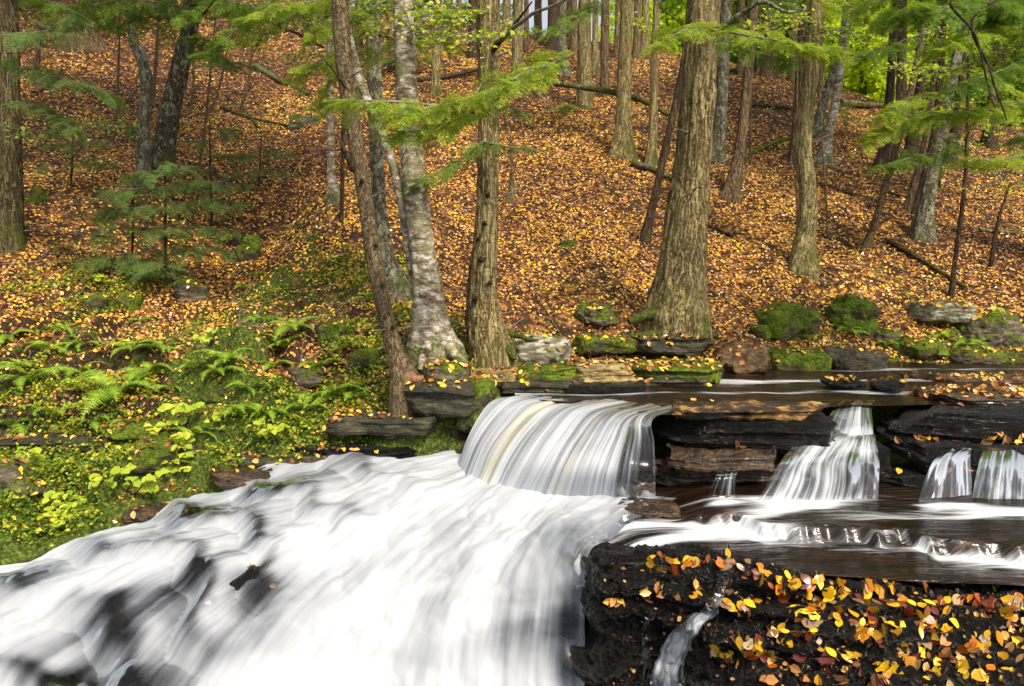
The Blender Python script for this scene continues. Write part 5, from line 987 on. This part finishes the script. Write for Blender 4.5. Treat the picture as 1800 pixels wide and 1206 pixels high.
# ------------------------------------------------------------------ distant crowns beyond the ridge; overhead crowns added for shade
def crown(seed, nclump, nleaf, rx, rz, ls):
    r = np.random.default_rng(seed); c = r.normal(size=(nclump, 3)); c /= np.linalg.norm(c, axis=1, keepdims=True); c *= (r.random((nclump, 1)) ** .45) * np.array([rx, rx, rz]); P = np.repeat(c, nleaf, 0) + r.normal(size=(nclump * nleaf, 3)) * np.array([.45, .45, .22]) * rx * .22
    return leafcloud(P, np.tile([[0, -.2, 1.]], (len(P), 1)), r.uniform(.7, 1.3, len(P)) * ls, r, .7, 0, .7)
CR = {}
for nm, mt, sd0 in (('y', 'yellow_crown', 1), ('g', 'green_crown', 2), ('h', 'hemlock_needles', 3)):
    V, Fq = crown(sd0, 110, 60, 2.6, 3.4, .17); CR[nm] = mesh('crown', V, Fq, MAT[mt], smooth=False)
V, Fq = tube(np.array([[0, 0, -9.], [.05, 0, -4], [0, .05, 0], [0, 0, 2.5]]), [.2, .17, .12, .04], 10); CRT = mesh('trunk', V, Fq, MAT['bark_brown'])
for i, (u, v, Y, kd, sc) in enumerate([(1520,100,26,'y',.9),(1500,30,31,'y',1.2),(1580,80,30,'y',1.0),(1165,30,30,'y',.9),(1100,70,28,'y',.5),(860,60,27,'g',.45),(1215,-10,32,'y',1.0),(1300,20,30,'g',1.1),(1400,30,31,'g',1.2),(1440,-20,36,'h',1.3),(1620,60,32,'g',1.2),(1680,120,28,'g',1.1),(1740,60,32,'h',1.3),(1800,140,27,'g',1.2),
      (1560,-20,38,'g',1.4),(640,10,30,'h',1.0),(720,-30,34,'g',1.1),(560,-50,34,'h',1.2),(1350,-60,38,'h',1.4),(1660,-30,38,'h',1.5),(1850,50,30,'h',1.3),(1760,180,24,'g',.9),(1620,150,27,'y',.8)]):
    p = PY(u, v, Y); names = {'y': 'yellow-green tree crown glowing beyond the ridge', 'g': 'mid-green leafy tree crown beyond the ridge', 'h': 'dark green dense tree crown beyond the ridge'}
    t = empty('distant_tree', p); t.scale = (sc, sc, sc); t.rotation_euler = (0, 0, i * 1.3); tag(t, names[kd], 'tree', {'y': 'yellow-green trees beyond the ridge', 'g': 'mid-green trees beyond the ridge', 'h': 'dark trees beyond the ridge'}[kd]); place('crown', CR[kd], t); place('trunk', CRT, t)

V, Fq = crown(9, 90, 34, 2.4, 2.6, .15); CR['c'] = mesh('crown', V, Fq, MAT['hemlock_needles'], smooth=False)  # unseen crowns above the frame, added to cast shade on the slopes
for key, dz, dx, sc in [('centre', 8.2, -1.2, .9), ('left', 7.5, 0, 1.1), ('lichen', 6.8, 0, 1.0), ('leanright', 7.6, .8, 1.1), ('grey', 7.4, -1.2, .9), ('c31', 6.5, 0, .9), ('c38', 6.5, 0, 1.2), ('c39', 6, -1, 1.2), ('right', 9, .5, 1.1), ('c22', 7.5, 2.0, 1.0), ('c25', 8, 1, 1.0), ('c28', 6, 1, 1.2), ('c19', 8, .6, 1.0), ('y1', 8.5, -.5, .9)]:
    if key in TREES and key != 'y1': o = place('crown', CR['c'], TREES[key][0], (dx, 0, dz)); o.scale = (sc,) * 3; o.rotation_euler = (0, 0, dz + dx)

# ------------------------------------------------------------------ countable fallen leaves on the dark ledges
def leaf_outline(kind):
    if kind == 'ovate': return [(0, 0), (.12, .17), (.3, .27), (.5, .29), (.7, .22), (.87, .1), (1, 0)]
    if kind == 'broad': return [(0, 0), (.08, .2), (.25, .36), (.45, .4), (.66, .32), (.86, .14), (1, 0)]
    if kind == 'narrow': return [(0, 0), (.15, .12), (.35, .19), (.55, .18), (.75, .13), (.9, .06), (1, 0)]
    if kind == 'maple': return [(0, 0), (.02, .22), (-.02, .4), (.14, .38), (.2, .55), (.3, .47), (.42, .62), (.5, .44), (.47, .24), (.62, .32), (.66, .2), (.78, .22), (.85, .1), (1, 0)]
    return [(0, 0), (.1, .1), (.14, .3), (.24, .32), (.24, .12), (.36, .16), (.44, .42), (.56, .4), (.52, .16), (.64, .15), (.74, .32), (.84, .26), (.8, .1), (.9, .09), (1, 0)]
def leaf_mesh(kind, colour, seed):
    r = random.Random(seed); o = leaf_outline(kind); V = []; n = len(o); curl = r.uniform(-.35, .45); fold = r.uniform(.03, .28); tw_ = r.uniform(-.4, .4)
    def z(x, y): return .18 * curl * math.sin(x * 3.1) + fold * abs(y) * .7 + tw_ * x * y
    for x, y in o: V.append((x - .5, 0, z(x, 0)))
    for sg in (1, -1):
        for x, y in o: V.append((x - .5, sg * y, z(x, sg * y)))
    Fq = []
    for i in range(n - 1): Fq.append([i, i + 1, n + i + 1, n + i]); Fq.append([i, 2 * n + i, 2 * n + i + 1, i + 1])
    V = np.array(V); v2, f2 = tube(np.array([[-.5, 0, 0], [-.65, .02, .03], [-.85, .05 * r.uniform(-1, 1), .02]]), [.012, .01, .008], 4)
    return mesh('fallen_leaf', np.vstack([V, v2]), np.vstack([np.array(Fq), f2 + len(V)]), MAT['leaf_' + colour])
LM = {}
for ci, colr in enumerate(LEAFC):
    for kd in ('ovate', 'broad', 'narrow', 'maple'):
        for s in range(2): LM[(colr, kd, s)] = leaf_mesh(kd, colr, ci * 31 + s * 7 + len(kd))
WC = ['golden yellow'] * 32 + ['bright yellow'] * 14 + ['orange'] * 13 + ['reddish brown'] * 20 + ['tan'] * 15 + ['pale pinkish'] * 6
SH = {'ovate': 'oval', 'broad': 'rounded', 'narrow': 'narrow', 'maple': 'lobed'}
nleaf = 0
REST = [[], [], []]
def put_leaf(p, nr, size, where, kd=None, colr=None, lay=.24):
    global nleaf
    if nleaf >= 297:
        REST[0].append(tuple(Vector(p) + Vector(nr) * .012)); REST[1].append(tuple(nr)); REST[2].append(size * random.uniform(.8, 1.1)); return
    kd = kd or random.choice(['ovate', 'ovate', 'broad', 'broad', 'narrow', 'maple']); colr = colr or random.choice(WC); o = place('fallen_leaf', LM[(colr, kd, random.randrange(2))])
    nn = (Vector(nr) + Vector((random.uniform(-1, 1), random.uniform(-1, 1), random.uniform(-1, 1))) * lay).normalized(); q = nn.to_track_quat('Z', 'Y'); o.rotation_mode = 'QUATERNION'
    from mathutils import Quaternion
    o.rotation_quaternion = q @ Quaternion((0, 0, 1), random.uniform(0, 6.28)); s = size * random.uniform(.7, 1.2); o.scale = (s, s, s); o.location = Vector(p) + nn * .008
    tag(o, '%s %s fallen leaf lying %s' % (colr, SH[kd], where), 'leaf', 'fallen leaves ' + where); nleaf += 1; return o
BL = allrock_bvh([lo])
def cast(u, v, bv): d = ray(u, v); h = bv.ray_cast(Vector((0, 0, 0)), Vector(d).normalized()); return h
wh = 'on the foreground black ledge'
def on(u, v, size, bv, wh, **k):
    h = cast(u, v, bv)
    if h[0] is None: return
    n = h[1] if h[1].dot(Vector(ray(u, v))) < 0 else -h[1]; put_leaf(h[0], n, size, wh, **k)
rr = random.Random(12); random.seed(12)
CL = [(1165,985,30,14,9),(1215,985,25,12,7),(1285,990,40,12,7),(1225,1040,14,18,4),(1300,1055,35,22,12),(1335,1010,30,12,4),(1370,1020,40,12,8),(1430,1030,45,14,14),(1490,1045,40,14,10),(1440,1060,40,14,12),(1395,1060,20,14,5),(1540,1035,40,10,5),(1620,1025,30,10,5),(1680,1055,60,10,12),(1760,1060,50,14,16),
      (1560,1065,60,14,12),(1620,1075,50,16,10),(1450,1085,60,22,12),(1540,1100,60,26,16),(1640,1110,50,26,14),(1720,1130,60,30,12),(1390,1115,50,22,12),(1350,1160,30,16,8),(1270,1150,60,14,8),(1330,1135,40,14,6),(1480,1160,50,20,8),(1600,1160,60,22,8),(1710,1180,60,18,12),(1780,1110,30,40,10),(1080,1060,18,12,5),(1135,1040,25,18,6),(1540,1195,60,10,8),(1660,1150,50,20,8),(1420,1190,60,12,6)]
for (u, v, su, sv, k) in CL:
    for _ in range(int(k * 1.15)):
        on(u + rr.gauss(0, su * .5), v + rr.gauss(0, sv * .5), .06, BL, wh)
dp, dn = [], []
for _ in range(520):
    h = cast(1060 + 740 * rr.random() ** .8, 985 + 225 * rr.random(), BL)
    if h[0] is not None: n = h[1] if h[1].y < 0 else -h[1]; dp.append(tuple(h[0] + n * .004)); dn.append(tuple(n))
LITC = MAT['litter'].copy(); LITC.name = 'ledge_debris'
for nd in LITC.node_tree.nodes:
    if nd.type == 'VALTORGB' and len(nd.color_ramp.elements) == 9:
        for e in nd.color_ramp.elements: e.color = tuple(x * .55 for x in e.color[:3]) + (1,)
V, Fq = leafcloud(np.array(dp), np.array(dn), RNG.uniform(.012, .034, len(dp)), RNG, .2)
tag(place('ledge_debris', mesh('ledge_debris', V, Fq, LITC, smooth=False)), 'torn brown leaf scraps plastered on the foreground ledge', 'leaf scraps', kind='stuff')
LM['oak'] = leaf_mesh('oak', 'golden yellow', 3)
h = cast(1562, 1175, BL)
if h[0] is not None:
    o = place('fallen_leaf', LM['oak']); n = -h[1] if h[1].y > 0 else h[1]; o.rotation_mode = 'QUATERNION'; from mathutils import Quaternion
    o.rotation_quaternion = (Vector((n.x, n.y, n.z)) + Vector((0, -.4, .1))).normalized().to_track_quat('Z', 'Y') @ Quaternion((0, 0, 1), 2.5); o.scale = (.13,) * 3; o.location = h[0] + n * .02; tag(o, 'big deeply lobed orange-gold oak leaf near the bottom of the foreground ledge', 'leaf')
# leaves on the right ledges (each its own)
LEDG = [r for r in ROCKS if r['label'].startswith(('black ledge', 'golden', 'brown undercut', 'black dripping', 'leaf-covered', 'long pale', 'lower black', 'wet black foot of the right', 'low dark rock'))]
BR = allrock_bvh(LEDG); wh2 = 'on the dark ledge behind the middle stream'
for (u, v, su, sv, k) in [(1230,712,40,5,7),(1580,690,40,6,6),(1640,690,60,8,16),(1720,685,60,10,16),(1780,690,30,10,12),(1700,662,90,4,16),(1600,770,30,4,5),(1670,775,60,5,8),(1750,770,40,6,9),(1690,820,30,8,3),(1575,825,20,15,3),(1640,880,12,4,4),(1430,720,12,14,3),(1300,785,30,6,4),(1480,668,25,4,5),(1780,780,20,8,4)]:
    for _ in range(k): on(u + rr.gauss(0, su * .6), v + rr.gauss(0, sv * .6), .07, BR, wh2, lay=.25)
V, Fq = leafcloud(np.array(REST[0]), np.array(REST[1]), np.array(REST[2]), RNG, .35)
tag(place('ledge_fallen_leaves', mesh('ledge_fallen_leaves', V, Fq, MAT['litter'], smooth=False)), 'bright fallen leaves strewn over the ledges behind the middle stream', 'fallen leaves', kind='stuff')
print('leaves', nleaf, 'objects', len(bpy.data.objects))
